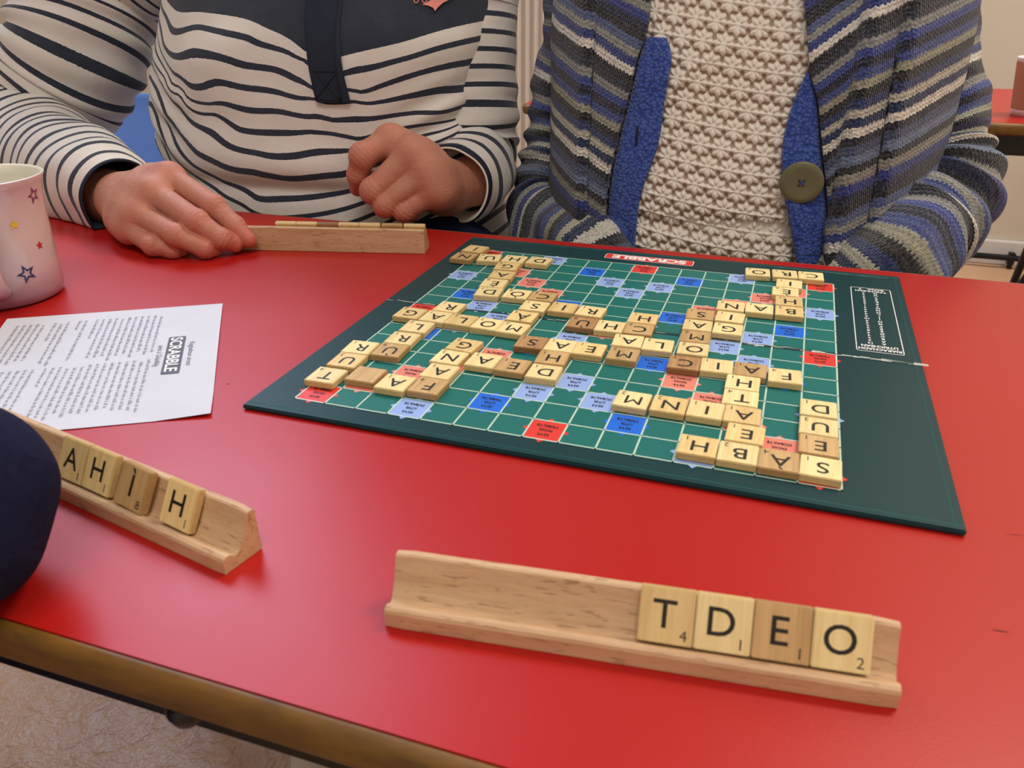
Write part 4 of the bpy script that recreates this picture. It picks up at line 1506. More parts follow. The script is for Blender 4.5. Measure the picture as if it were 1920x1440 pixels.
# ------------------------------------------------------------------ plastic chairs
def make_chair(loc, rz, label, back_h=0.80, group=None, splay=0.0):
    c = tag(empty('plastic_chair', loc, rz), label, 'chair', group)
    # seat shell
    n1, n2 = 20, 20
    V = []
    for i in range(n1):
        for j in range(n2):
            x = -0.20 + 0.40 * i / (n1 - 1)
            y = -0.20 + 0.40 * j / (n2 - 1)
            z = 0.44 + 0.5 * x * x - 0.02 * math.cos(x * 7) * math.cos(y * 6) + (0.03 * max(0, (-y - 0.14) / -0.06) if False else 0)
            if y < -0.15:
                z -= (abs(y) - 0.15) ** 2 * 8
            V.append((x, y, z))
    G = grid_faces(n1, n2).tolist()
    nn = len(V)
    W = V + [(x, y, z - 0.006) for x, y, z in V]
    edge = [i * n2 for i in range(n1)] + [(n1 - 1) * n2 + j for j in range(1, n2)] + [i * n2 + n2 - 1 for i in range(n1 - 2, -1, -1)] + [j for j in range(n2 - 2, 0, -1)]
    ef = [(edge[k], edge[(k + 1) % len(edge)], edge[(k + 1) % len(edge)] + nn, edge[k] + nn) for k in range(len(edge))]
    link('seat', mesh('seat', W, G + [tuple(q + nn for q in f[::-1]) for f in G] + ef, M_['blueplastic'], True), c)
    V = []
    for i in range(n1):
        for j in range(n2):
            s = -1 + 2 * i / (n1 - 1)
            t = j / (n2 - 1)
            wdt = 0.20 * (1 - 0.18 * max(0, t - 0.75) ** 2 * 16)
            x = s * wdt
            z = 0.56 + t * (back_h - 0.56)
            y = 0.235 + 0.06 * t - 0.035 * s * s
            V.append((x, y, z))
    W = V + [(x, y + 0.006, z) for x, y, z in V]
    link('backrest', mesh('backrest', W, [f[::-1] for f in G] + [tuple(q + nn for q in f) for f in G] + [e_[::-1] for e_ in ef], M_['blueplastic'], True), c)
    for sx in (-1, 1):
        P = catmull([(sx * (0.21 + splay), -0.19, 0.0), (sx * (0.185 + splay * 0.25), -0.165, 0.36), (sx * 0.18, -0.15, 0.425), (sx * 0.18, -0.10, 0.432), (sx * 0.18, 0.12, 0.432)], 26)
        v, f = tube(P, 0.011, 10)
        lg_ = link('leg', mesh('leg', v, f, M_['black'], True), c)
        P = catmull([(sx * 0.20, 0.25, 0.0), (sx * 0.185, 0.17, 0.38), (sx * 0.182, 0.165, 0.45), (sx * 0.178, 0.215, 0.52), (sx * 0.175, 0.245, 0.62)], 26)
        v, f = tube(P, 0.011, 10)
        link('leg', mesh('leg', v, f, M_['black'], True), c)
    return c


make_chair((-0.52, 0.46, 0), 0.0, 'blue plastic chair under the person in the striped sweatshirt', 0.72)
make_chair((0.09, 0.46, 0), 0.0, 'blue plastic chair under the person in the blue cardigan', 0.72)
make_chair((-0.52, -0.66, 0), PI * 0.80, 'blue plastic chair under the person in navy wool', 0.70)
make_chair((-1.05, 0.63, 0), 0.06, 'empty blue plastic chair seen between striped arm and body', 0.74)
make_chair((0.99, 1.99, 0), 0.0, 'chair with black tubular legs at the right beyond the far table', 0.80, splay=0.16)
# ------------------------------------------------------------------ people


def head_parts(parent, c, r=0.098, hair=True):
    """small face details; c = head centre, face looks to 'fwd'"""
    pass


class Torso:
    """superellipse loft; sections (z, cx, cy, rx, ry)"""

    def __init__(s, sec, n=2.5, bumps=()):
        s.S = np.array(sec, float)
        s.n = n
        s.bumps = bumps

    def sec(s, z):
        return [float(np.interp(z, s.S[:, 0], s.S[:, k])) for k in range(1, 5)]

    def smooth_sec(s, z):
        a = s.sec(z - 0.02)
        b = s.sec(z + 0.02)
        c = s.sec(z)
        return [(p + q + r) / 3 for p, q, r in zip(a, b, c)]

    def bump(s, x, z):
        d = 0.0
        for bx, bz, wx, wz, a in s.bumps:
            d += a * math.exp(-((x - bx) / wx) ** 2 - ((z - bz) / wz) ** 2)
        return d

    def pt(s, ang, z, off=0.0):
        cx, cy, rx, ry = s.smooth_sec(z)
        c, sn = math.cos(ang), math.sin(ang)
        k = (abs(c) ** s.n + abs(sn) ** s.n) ** (-1 / s.n)
        x = cx + (rx + off) * c * k
        y = cy + (ry + off) * sn * k
        if sn < 0:
            y -= s.bump(x, z) * min(1, -sn * 1.6)
        return x, y

    def front(s, x, z, off=0.0):
        cx, cy, rx, ry = s.smooth_sec(z)
        u = min(0.999, abs((x - cx) / (rx + off)))
        y = cy - (ry + off) * (1 - u ** s.n) ** (1 / s.n)
        sn = (cy - y) / (ry + off)
        return y - s.bump(x, z) * min(1, sn * 1.6)

    def loft(s, z0, z1, nz, na, off=0.0, a0=0.0, a1=2 * PI, fold=None):
        V = np.zeros((nz, na, 3))
        for i in range(nz):
            z = z0 + (z1 - z0) * i / (nz - 1)
            for j in range(na):
                a = a0 + (a1 - a0) * j / (na - 1)
                x, y = s.pt(a, z, off)
                if fold:
                    f = fold(x, y, z, a)
                    x += math.cos(a) * f
                    y += math.sin(a) * f
                V[i, j] = (x, y, z)
        return V.reshape(-1, 3), grid_faces(nz, na)


def tps_fit(P, v, lam=1e-4):
    P = np.array(P)
    n = len(P)
    r2 = ((P[:, None] - P[None]) ** 2).sum(-1) + 1e-12
    K = 0.5 * r2 * np.log(r2) + lam * np.eye(n)
    Q = np.concatenate([np.ones((n, 1)), P], 1)
    A = np.block([[K, Q], [Q.T, np.zeros((3, 3))]])
    s = np.linalg.solve(A, np.concatenate([v, np.zeros(3)]))
    return P, s


def tps_eval(T, X):
    P, s = T
    out = np.zeros(len(X))
    for k in range(0, len(X), 20000):
        x = X[k:k + 20000]
        r2 = ((x[:, None] - P[None]) ** 2).sum(-1) + 1e-12
        out[k:k + 20000] = (0.5 * r2 * np.log(r2)) @ s[:-3] + s[-3] + x @ s[-2:]
    return out


def rest_hand(wrist, d, side, up=(0, 0, 1)):
    """relaxed, slightly curled hand: wrist point, pointing direction, side = thumb direction"""
    wv, d, sv = Vector(wrist), Vector(d).normalized(), Vector(side).normalized()
    u = Vector(up).normalized()
    H = {'arm': [tuple(wv - d * 0.07), tuple(wv)]}
    for i, (k, L) in enumerate((('index', 0.074), ('middle', 0.082), ('ring', 0.076), ('pinky', 0.060))):
        lat = sv * (0.027 - 0.0185 * i)
        m = wv + d * (0.080 - 0.004 * abs(i - 1)) + lat
        H[k] = [tuple(wv + lat * 0.5), tuple(m), tuple(m + d * L * 0.42 - u * 0.010 + lat * 0.1), tuple(m + d * L * 0.68 - u * 0.024 + lat * 0.12), tuple(m + d * L * 0.82 - u * 0.042 + lat * 0.12)]
    H['thumb'] = [tuple(wv + sv * 0.02 + d * 0.01), tuple(wv + sv * 0.044 + d * 0.045 - u * 0.008), tuple(wv + sv * 0.050 + d * 0.078 - u * 0.014), tuple(wv + sv * 0.044 + d * 0.100 - u * 0.020)]
    return H


def add_head(parent, c, fwd, hair_len, capsule_hair):
    """face details as parts; the skull itself belongs to the body mesh"""
    f = Vector(fwd).normalized()
    s = Vector((0, 0, 1)).cross(f).normalized()
    c = Vector(c)
    up = f.cross(s) * -1 if f.cross(s).z < 0 else f.cross(s)
    for sg in (-1, 1):
        V, F = implicit([(tuple(c + f * 0.0690 + s * sg * 0.030 + up * 0.004), tuple(c + f * 0.0695 + s * sg * 0.030 + up * 0.004), 0.0125, 0.0125)], 0, 0.0025, 0.018)
        e = link('eye', mesh('eye', V, F, M_['eye'], True), parent)
        V, F = implicit([(tuple(c + f * 0.0772 + s * sg * 0.030 + up * 0.002), tuple(c + f * 0.0776 + s * sg * 0.030 + up * 0.002), 0.0055, 0.0055)], 0, 0.0015, 0.009)
        link('iris', mesh('iris', V, F, M_['iris'], True), e)
    V, F = implicit([(tuple(c + f * 0.083 - up * 0.052 - s * 0.018), tuple(c + f * 0.090 - up * 0.051), 0.004, 0.0065), (tuple(c + f * 0.090 - up * 0.051), tuple(c + f * 0.083 - up * 0.052 + s * 0.018), 0.0065, 0.004)], 0.002, 0.002, 0.012)
    link('lips', mesh('lips', V, F, M_['lips'], True), parent)
    caps = [(tuple(c + up * 0.028 - f * 0.014), tuple(c + up * 0.034 + f * 0.010), 0.098, 0.090), (tuple(c - f * 0.03 + up * 0.01), tuple(c - f * 0.035 - up * hair_len), 0.098, 0.075)]
    for sg in (-1, 1):
        caps.append((tuple(c + s * sg * 0.070 + up * 0.03 - f * 0.01), tuple(c + s * sg * 0.076 - up * hair_len - f * 0.02), 0.035, 0.026))
    V, F = implicit(caps, 0.012, 0.006, 0.12)
    # open the face: drop hair in front of the face plane
    rel = V - np.array(c)
    ff = rel @ np.array(f)
    uu_ = rel @ np.array(up)
    ss = rel @ np.array(s)
    lim = 0.050 - 0.55 * np.maximum(0, np.abs(ss) - 0.045) + 0.0 * ss
    face = (ff > lim) & (uu_ < 0.072 - 6.0 * ss ** 2)
    V[face] -= np.outer(ff[face] - lim[face], np.array(f))
    V += np.outer(0.0016 * np.sin(ss * 420 + 3 * np.sin(uu_ * 60)), np.array(f)) * (~face)[:, None]
    link('hair', mesh('hair', V, F, M_['hair'], True), parent)


def skull(c, fwd):
    f = Vector(fwd).normalized()
    s = Vector((0, 0, 1)).cross(f).normalized()
    c = Vector(c)
    up = f.cross(s)
    if up.z < 0:
        up = -up
    q = []
    q.append((tuple(c + up * 0.022), tuple(c - up * 0.012 + f * 0.012), 0.087, 0.076))
    q.append((tuple(c - up * 0.02 + f * 0.02), tuple(c - up * 0.080 + f * 0.048), 0.062, 0.030))
    q.append((tuple(c + f * 0.084 + up * 0.004), tuple(c + f * 0.103 - up * 0.022), 0.007, 0.011))
    for sg in (-1, 1):
        q.append((tuple(c + f * 0.072 + s * sg * 0.014 + up * 0.021), tuple(c + f * 0.064 + s * sg * 0.046 + up * 0.020), 0.0075, 0.0065))
        q.append((tuple(c + f * 0.060 + s * sg * 0.034 - up * 0.022), tuple(c + f * 0.056 + s * sg * 0.040 - up * 0.030), 0.020, 0.018))
        q.append((tuple(c + s * sg * 0.079 - up * 0.012), tuple(c + s * sg * 0.081 + up * 0.014), 0.010, 0.014))
    return q


def make_shoe(parent, heel, ang, mat, sole):
    c, s = math.cos(ang), math.sin(ang)

    def P(x, y, z):
        return (heel[0] + x * c - y * s, heel[1] + x * s + y * c, z)
    V, F = implicit([(P(0.0, 0, 0.050), P(0.0, 0, 0.085), 0.036, 0.036), (P(0.0, 0, 0.046), P(0.10, 0, 0.044), 0.036, 0.034), (P(0.10, 0, 0.044), P(0.19, 0.004, 0.036), 0.036, 0.030)], 0.02, 0.004, 0.05)
    V[:, 2] = np.maximum(V[:, 2], 0.016)
    o = link('shoe', mesh('shoe', V, F, mat, True), parent)
    R = []
    for i in range(40):
        a = 2 * PI * i / 40
        x = 0.092 + 0.134 * math.cos(a)
        y = (0.036 + 0.008 * math.cos(a) * (1 if math.cos(a) > 0 else 0.3)) * math.sin(a) + 0.002
        R.append((x, y))
    V = [P(x, y, 0.0005) for x, y in R] + [P(x * 1.0, y * 1.02, 0.020) for x, y in R]
    F = [tuple(range(39, -1, -1)), tuple(range(40, 80))] + [(i, (i + 1) % 40, 40 + (i + 1) % 40, 40 + i) for i in range(40)]
    link('sole', mesh('sole', V, F, sole, False), o)
    return o


# ============================== person 1: striped sweatshirt
p1 = tag(empty('person', (-0.41, 0.44, 0)), 'person in cream and navy striped sweatshirt, one hand holding the far tile rack', 'person')
P1O = Vector((-0.41, 0.44, 0))


def part(name, V, F, mat, parent, org, smooth=True, uv=None, attrs=None):
    V = np.asarray(V, float) - np.array(org)
    me = mesh(name, V, F, mat, smooth)
    if uv is not None:
        set_uv(me, uv)
    for k, v in (attrs or {}).items():
        point_attr(me, k, v)
    return link(name, me, parent)


T1 = Torso([(0.44, -0.40, 0.42, 0.185, 0.165), (0.62, -0.40, 0.40, 0.19, 0.158), (0.70, -0.430, 0.395, 0.205, 0.152), (0.79, -0.448, 0.40, 0.214, 0.148),
            (0.84, -0.448, 0.406, 0.217, 0.143), (0.89, -0.436, 0.414, 0.216, 0.135), (0.97, -0.424, 0.432, 0.212, 0.114), (1.03, -0.412, 0.450, 0.185, 0.092), (1.075, -0.41, 0.458, 0.12, 0.075), (1.10, -0.41, 0.46, 0.075, 0.065)],
           2.4, ((-0.52, 0.875, 0.075, 0.05, 0.016), (-0.315, 0.875, 0.075, 0.05, 0.016), (-0.41, 0.765, 0.16, 0.022, 0.008), (-0.41, 0.738, 0.20, 0.010, -0.006)))


def fold1(x, y, z, a):
    f = 0.0030 * noise.noise(Vector((x * 9, z * 22, 3.1))) + 0.0016 * noise.noise(Vector((x * 26, z * 34, 8.1)))
    # drag lines running from the arm pits towards the middle
    d = (x + 0.62) * 0.62 + (z - 0.86)
    f += 0.0035 * math.sin(d * 2 * PI / 0.035) * math.exp(-((x + 0.60) / 0.06) ** 2 - ((z - 0.80) / 0.06) ** 2)
    d = (-0.24 - x) * 0.5 + (z - 0.82)
    f += 0.0040 * math.sin(d * 2 * PI / 0.030) * math.exp(-((x + 0.25) / 0.045) ** 2 - ((z - 0.80) / 0.04) ** 2)
    return f


V, F = T1.loft(0.50, 1.10, 230, 220, 0.0, fold=fold1)
X = np.stack([np.clip(V[:, 0], -0.625, -0.215), np.clip(V[:, 2], 0.70, 1.0)], 1)
T = tps_fit([r[:2] for r in STR], np.array([r[2] for r in STR], float), 2e-5)
kv = tps_eval(T, X)
kv = np.where(V[:, 2] < 0.70, kv + (0.70 - V[:, 2]) / 0.024, kv)
kv = np.where(V[:, 2] > 0.945, -1.0, kv)
kv = np.where((V[:, 2] > 0.938) & (kv > 0.3), -0.5, kv) * 1.0
back_m = V[:, 1] > 0.44
kb = (0.955 - V[:, 2]) / 0.024
kv = np.where(back_m, kb, kv)
part('sweatshirt', V, F, M_['jersey'], p1, P1O, uv=np.stack([V[:, 0], kv], 1))
# sleeves
V, F, UV = garment_tube([(-0.49, 0.445, 0.995), (-0.58, 0.438, 1.008), (-0.665, 0.42, 1.0)] + [tuple(p) for p in SLR1], [0.060, 0.076, 0.086, 0.085, 0.083, 0.082, 0.078, 0.066, 0.062, 0.056, 0.041],
                        190, 72, 3.0, fold=0.0028, elbow=(0.375, 0.06, 0.0035), period=0.0160, k0=0.6, clamp=True)
s_ = (UV[:, 1] - 0.6) * 0.016
UV[:, 1] = 0.6 + np.minimum(s_, 0.38) / 0.0160 + np.maximum(0, s_ - 0.38) / 0.0225
sl = part('sleeve', V, F, M_['jersey'], p1, P1O, uv=UV)
na = 72
ring = V.reshape(-1, na, 3)[-1]


def cuff_band(ring, inward, width, thick, parent, org, mat, name='cuff_band'):
    """ribbed band on the last ring of a sleeve: outside, rim and inner turn-back"""
    c = ring[:-1].mean(0)
    d = inward / np.linalg.norm(inward)
    n = len(ring)
    prof = [(-width, thick * 0.3), (-width, thick), (0, thick), (0.0015, 0.0), (0.0, -thick), (-0.030, -0.003)]
    VV = []
    for s, t in prof:
        for p in ring:
            r = p - c
            r /= np.linalg.norm(r) + 1e-9
            VV.append(p + r * t + d * s)
    VV = np.array(VV)
    if org is P1O and name == 'cuff_band' and c[1] < 0.2:
        VV[:, 2] = np.maximum(VV[:, 2], TZ + 0.0008)
    return part(name, VV, grid_faces(len(prof), n), mat, parent, org)


dv = np.array(SLR1[-1]) - np.array(SLR1[-2])
cuff_band(ring, dv, 0.004, 0.0012, sl, P1O, M_['navyjersey'])
V, F, UV = garment_tube([(-0.33, 0.448, 0.985)] + [(p[0] - 0.018 * (p[1] > 0.35), p[1], p[2]) for p in SLL1], [0.052, 0.062, 0.060, 0.058, 0.057, 0.055, 0.046, 0.043], 170, 72, 9.0,
                        fold=0.0026, elbow=(0.26, 0.05, 0.0035), period=0.0176, k0=0.8)
sl = part('sleeve', V, F, M_['jersey'], p1, P1O, uv=UV)
ring = V.reshape(-1, 72, 3)[-1]
dv = np.array(SLL1[-1]) - np.array(SLL1[-2])
cuff_band(ring, dv, 0.005, 0.0012, sl, P1O, M_['navyjersey'])
ringi = ring * 0.965 + ring[:-1].mean(0) * 0.035
cuff_band(ringi + dv / np.linalg.norm(dv) * 0.0016, dv, 0.0, 0.0012, sl, P1O, M_['lining'], 'cuff_lining')

# placket
def strip(T, cols, rows, off, thick, org):
    """cloth strip lying on a torso; rows: list of (x_left, x_right, z)"""
    V = []
    R = catmull([(a, b, z) for a, b, z in rows], 60)
    for a, b, z in R:
        for j in range(cols):
            x = a + (b - a) * j / (cols - 1)
            e = thick * (0 if j in (0, cols - 1) else 1)
            V.append((x, T.front(x, z, 0) - off - e, z))
    return np.array(V), grid_faces(60, cols)


rows = [(-0.3915, -0.3475, 1.02), (PL['tl'][0], PL['tr'][0], PL['tl'][2]), ((PL['tl'][0] + PL['bl'][0]) / 2, (PL['tr'][0] + PL['br'][0]) / 2, 0.876), (PL['bl'][0], PL['br'][0], PL['bl'][2])]
V, F = strip(T1, 14, rows, 0.0022, 0.0022, P1O)
F = F[:, ::-1]
pk = part('placket', V, F, M_['navyjersey'], p1, P1O)
# stitched box with a cross at the foot of the placket
bl, br = PL['bl'], PL['br']
for (xa, za, xb, zb) in ((bl[0] + 0.002, 0.8320, br[0] - 0.009, 0.8315), (bl[0] + 0.0005, 0.8590, br[0] - 0.010, 0.8590), (bl[0] + 0.001, 0.8320, br[0] - 0.010, 0.8585), (bl[0] + 0.001, 0.8585, br[0] - 0.009, 0.8315),
                         (br[0] - 0.008, 0.8300, br[0] - 0.020, 0.95)):
    P = [(xa + (xb - xa) * t, T1.front(xa + (xb - xa) * t, za + (zb - za) * t) - 0.0047, za + (zb - za) * t) for t in np.linspace(0, 1, 10)]
    v, f = tube(P, 0.00055, 5)
    part('seam', v, f, M_['dark'], pk, P1O)
# pink chest embroidery, cut by the frame in the photo
V, F = [], []
lo = PL['lt']
sw = [(0.0060, -0.0045), (0.0085, -0.0030), (0.0150, 0.0010), (0.0250, 0.0040), (0.0340, 0.0052), (0.0300, 0.0010), (0.0230, -0.0030), (0.0195, -0.0070), (0.0175, -0.0105), (0.0155, -0.0072), (0.0110, -0.0052)]
V = [(lo[0] + x, T1.front(lo[0] + x, lo[2] + z) - 0.0016, lo[2] + z) for x, z in sw]
em = part('embroidery', V, [tuple(range(len(V) - 1, -1, -1))], M_['pink'], p1, P1O, False)
for cxo, r, h in ((0.0005, 0.0028, 0.014), (0.0075, 0.0023, 0.011)):
    P = [(lo[0] + cxo + r * math.cos(a), 0, lo[2] - 0.001 + h / 2 + h / 2 * math.sin(a) - 0.002) for a in np.linspace(0, 2 * PI, 24)]
    P = [(x, T1.front(x, z) - 0.0016, z) for x, y, z in P]
    v, f = tube(P, 0.0006, 5)
    part('embroidery_letter', v, f, M_['pink'], em, P1O)

# body: torso, head, arms and both hands
h1V, h1F, h1A = make_hand(H1, 0.0012, clampz=TZ, up=(-0.05, -0.45, 0.89))
H2c = {k: v for k, v in H2.items()}
h2V, h2F, h2A = make_hand(H2c, 0.0012, up=(0.15, -0.70, 0.70), fr={k: tuple(r * 1.24 for r in v) for k, v in FR.items()}, palm=0.020)
hc = (-0.41, 0.40, 1.235)
fwd = (0.12, -1, -0.55)
caps = [((-0.40, 0.45, 0.50), (-0.41, 0.45, 0.70), 0.125, 0.115), ((-0.41, 0.45, 0.70), (-0.41, 0.455, 0.92), 0.115, 0.10),
        ((-0.50, 0.455, 0.96), (-0.32, 0.455, 0.96), 0.075, 0.075), ((-0.41, 0.46, 1.0), (-0.41, 0.43, 1.17), 0.055, 0.050),
        ((-0.55, 0.445, 0.99), (-0.665, 0.42, 0.98), 0.05, 0.045), ((-0.665, 0.42, 0.98), tuple(SLR1[1]), 0.045, 0.042), (tuple(SLR1[1]), tuple(SLR1[3]), 0.042, 0.038), (tuple(SLR1[3]), tuple(SLR1[4]), 0.038, 0.036), (tuple(SLR1[4]), tuple(H1['arm'][0]), 0.036, 0.028),
        ((-0.31, 0.445, 0.99), (SLL1[1][0] - 0.01, SLL1[1][1], SLL1[1][2]), 0.045, 0.038), ((SLL1[1][0] - 0.01, SLL1[1][1], SLL1[1][2]), (SLL1[4][0] - 0.01, SLL1[4][1], SLL1[4][2]), 0.038, 0.034), (tuple(SLL1[4]), tuple(H2['arm'][0]), 0.032, 0.026)] + skull(hc, fwd)
bV, bF = implicit(caps, 0.02, 0.006, 0.16)
V, F, A = join_parts([(bV, bF, None), (h1V, h1F, h1A), (h2V, h2F, h2A)])
part('body', V, F, M_['skin'], p1, P1O, attrs={'flush': A})
add_head(p1, Vector(hc) - P1O, fwd, 0.05, None)


def nail(tip, prev, out, parent, org, w=0.0052, l=0.0062):
    """fingernail: small curved plate on the last joint"""
    tip, prev, out = Vector(tip), Vector(prev), Vector(out).normalized()
    d = (tip - prev).normalized()
    out = (out - d * out.dot(d)).normalized()
    s = d.cross(out)
    V = []
    n = 9
    for i in range(n):
        for j in range(n):
            a = -1 + 2 * i / (n - 1)
            b = -1 + 2 * j / (n - 1)
            sc_ = math.sqrt(max(0, 1 - (abs(a) ** 3) * 0.5))
            p = tip + d * (-0.0012 + l * b * (1 - 0.25 * a * a)) + s * (w * a * sc_) + out * (0.0060 - 0.0026 * a * a - 0.0008 * max(0, b) ** 2)
            V.append(tuple(p))
    part('fingernail', V, grid_faces(n, n), M_['nail'], parent, org)


nail(H1['index'][4], H1['index'][3], (0.15, -0.70, 0.6), p1, P1O, 0.0050, 0.0052)
# trousers: left leg crossed over, its knee showing beside the table edge
kt = PL['kt']
caps = [((-0.34, 0.50, 0.558), (-0.46, 0.50, 0.558), 0.11, 0.11), ((-0.47, 0.46, 0.535), (-0.46, 0.12, 0.53), 0.085, 0.062), ((-0.46, 0.12, 0.53), (-0.41, 0.165, 0.12), 0.062, 0.046),
        ((-0.33, 0.46, 0.56), (-0.255, 0.30, 0.622), 0.090, 0.086), ((-0.255, 0.30, 0.622), (-0.34, 0.14, 0.40), 0.062, 0.046)]
V, F = implicit(caps, 0.03, 0.006, 0.12)
m = V[:, 1] < 0.225
V[m, 2] = np.minimum(V[m, 2], 0.665)
part('trousers', V, F, M_['trouser'], p1, P1O)
s1 = Vector((0, 0, 0))
sh = make_shoe(p1, (-0.42 + 0.41, 0.165 - 0.44), math.radians(-52), M_['shoe'], M_['cupw'])
sh2 = make_shoe(p1, (-0.33 + 0.41, 0.16 - 0.44), math.radians(-105), M_['shoe'], M_['cupw'])
sh2.location = (0, 0, 0.30)

# ============================== person 2: striped cardigan over crochet top
p2 = tag(empty('person', (0.04, 0.46, 0)), 'person in blue striped knitted cardigan over a cream crochet top', 'person')
P2O = Vector((0.04, 0.46, 0))
T2_ = Torso([(0.44, 0.045, 0.43, 0.175, 0.160), (0.60, 0.045, 0.425, 0.178, 0.160), (0.70, 0.045, 0.424, 0.178, 0.152), (0.80, 0.045, 0.428, 0.180, 0.136), (0.90, 0.043, 0.435, 0.185, 0.108),
             (0.98, 0.042, 0.447, 0.180, 0.090), (1.04, 0.042, 0.455, 0.15, 0.078), (1.085, 0.042, 0.46, 0.085, 0.062), (1.10, 0.042, 0.46, 0.062, 0.058)], 2.4,
            ((-0.02, 0.875, 0.06, 0.045, 0.010), (0.11, 0.875, 0.06, 0.045, 0.010), (0.045, 0.76, 0.14, 0.05, 0.006)))
# crochet top: smooth shell at the back, relief of daisy motifs on the front
V, F = T2_.loft(0.50, 1.10, 90, 90, -0.006)
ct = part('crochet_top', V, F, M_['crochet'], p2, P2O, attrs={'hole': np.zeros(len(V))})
x0, x1, z0_, z1_ = -0.085, 0.165, 0.655, 1.03
st = 0.00072
xs = np.arange(x0, x1, st)
zs = np.arange(z0_, z1_, st)
XX, ZZ = np.meshgrid(xs, zs, indexing='ij')
cx_, cz_ = 0.0196, 0.0174
# follow a slight slant of the rows
Zr = ZZ + 0.10 * (XX - 0.04) + 0.002 * np.sin(XX * 25)
best = np.full(XX.shape, 1e9)
th = np.zeros(XX.shape)
row = np.floor(Zr / cz_)
for dr in (0, 1):
    r_i = row + dr
    offx = (np.mod(r_i, 2)) * 0.5 * cx_
    ci = np.round((XX - offx) / cx_)
    dx = XX - offx - ci * cx_
    dz = Zr - r_i * cz_
    d = np.sqrt(dx * dx + (dz * 1.10) ** 2)
    mk = d < best
    best[mk] = d[mk]
    th[mk] = np.arctan2(dz * 1.1, dx)[mk]
R0 = 0.0098
rr = best / R0
pet = np.abs(np.cos(4 * th))
lobe = np.exp(-((rr - 0.62) / 0.34) ** 2) * (0.05 + 0.95 * pet ** 1.6) + 0.30 * np.exp(-(rr / 0.22) ** 2)
rowline = np.exp(-((np.abs(np.mod(Zr / cz_ + 0.5, 1) - 0.5) * cz_) / 0.0007) ** 2)
edge = 0.84 + 0.24 * pet ** 1.5
inside = 1 / (1 + np.exp((rr - edge) / 0.025))
thread = np.exp(-((np.abs(np.sin(4 * th)) - 0.0) / 0.28) ** 2)
hole = np.clip((1 - inside) * (1 - 0.85 * thread) * (1 - 0.8 * rowline), 0, 1)
fine = 0.12 * np.sin(XX * 2 * PI / 0.0021) * np.sin(ZZ * 2 * PI / 0.0024)
relief = 0.0034 * lobe * inside + 0.0006 * fine + 0.0008 * rowline - 0.0022 * hole
gap = (inside < 0.5) & (rr > 0.95)
# big soft creases
crease = 0.004 * np.exp(-(((XX + 0.02) * 0.80 - (ZZ - 0.845)) / 0.006) ** 2) * np.exp(-((XX - 0.0) / 0.05) ** 2 - ((ZZ - 0.86) / 0.06) ** 2)
crease -= 0.006 * np.exp(-((ZZ - 0.728) / 0.009) ** 2)
crease += 0.003 * np.sin(XX * 20 + ZZ * 12)
YY = np.zeros(XX.shape)
for i in range(0, len(xs)):
    pass
# torso front evaluated on a coarse grid then interpolated
gx = np.linspace(x0, x1, 60)
gz = np.linspace(z0_, z1_, 90)
G = np.array([[T2_.front(a, b, -0.001) for b in gz] for a in gx])
fx = (XX - x0) / (x1 - x0) * 59
fz = (ZZ - z0_) / (z1_ - z0_) * 89
i0 = np.clip(fx.astype(int), 0, 58)
j0 = np.clip(fz.astype(int), 0, 88)
tx_, tz_ = fx - i0, fz - j0
YY = G[i0, j0] * (1 - tx_) * (1 - tz_) + G[i0 + 1, j0] * tx_ * (1 - tz_) + G[i0, j0 + 1] * (1 - tx_) * tz_ + G[i0 + 1, j0 + 1] * tx_ * tz_
V = np.stack([XX, YY - 0.002 - relief - crease, ZZ], -1).reshape(-1, 3)
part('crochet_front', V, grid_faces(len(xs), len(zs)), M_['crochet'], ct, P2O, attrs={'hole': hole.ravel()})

# cardigan body: open shell round the back from one front edge to the other
def edge_x(side, z):
    """inner edge of the cardigan front at height z (outer side of the button band)"""
    L = (BL0 if side < 0 else BR1)
    Z = [p[2] for p in L][::-1]
    Xs = [p[0] for p in L][::-1]
    if side < 0:
        Z += [0.905, 0.93, 1.0, 1.05]
        Xs += [-0.0405, -0.043, -0.040, -0.03]
    else:
        Z += [0.905, 0.93, 1.0, 1.05]
        Xs += [0.0985, 0.092, 0.100, 0.10]
    return float(np.interp(z, Z, Xs))


def saw(t, s):
    t = t / s
    return t - math.floor(t)


def card_off(x, z, side):
    """thickness and hanging folds of the front panels"""
    f = 0.010
    if side > 0:
        f += 0.016 / (1 + math.exp(-(x - 0.1478 - 0.01 * (z - 0.85)) / 0.0011)) - 0.28 * max(0, x - 0.148)
        f += 0.016 / (1 + math.exp(-(x - 0.179) / 0.0011))
    else:
        f += 0.015 / (1 + math.exp((x + 0.096 + 0.06 * (z - 0.85)) / 0.0011)) - 0.25 * max(0, -0.096 - x)
        f += 0.007 / (1 + math.exp((x + 0.128) / 0.0016))
    return f + 0.0025 * noise.noise(Vector((x * 20, z * 14, 2.0)))


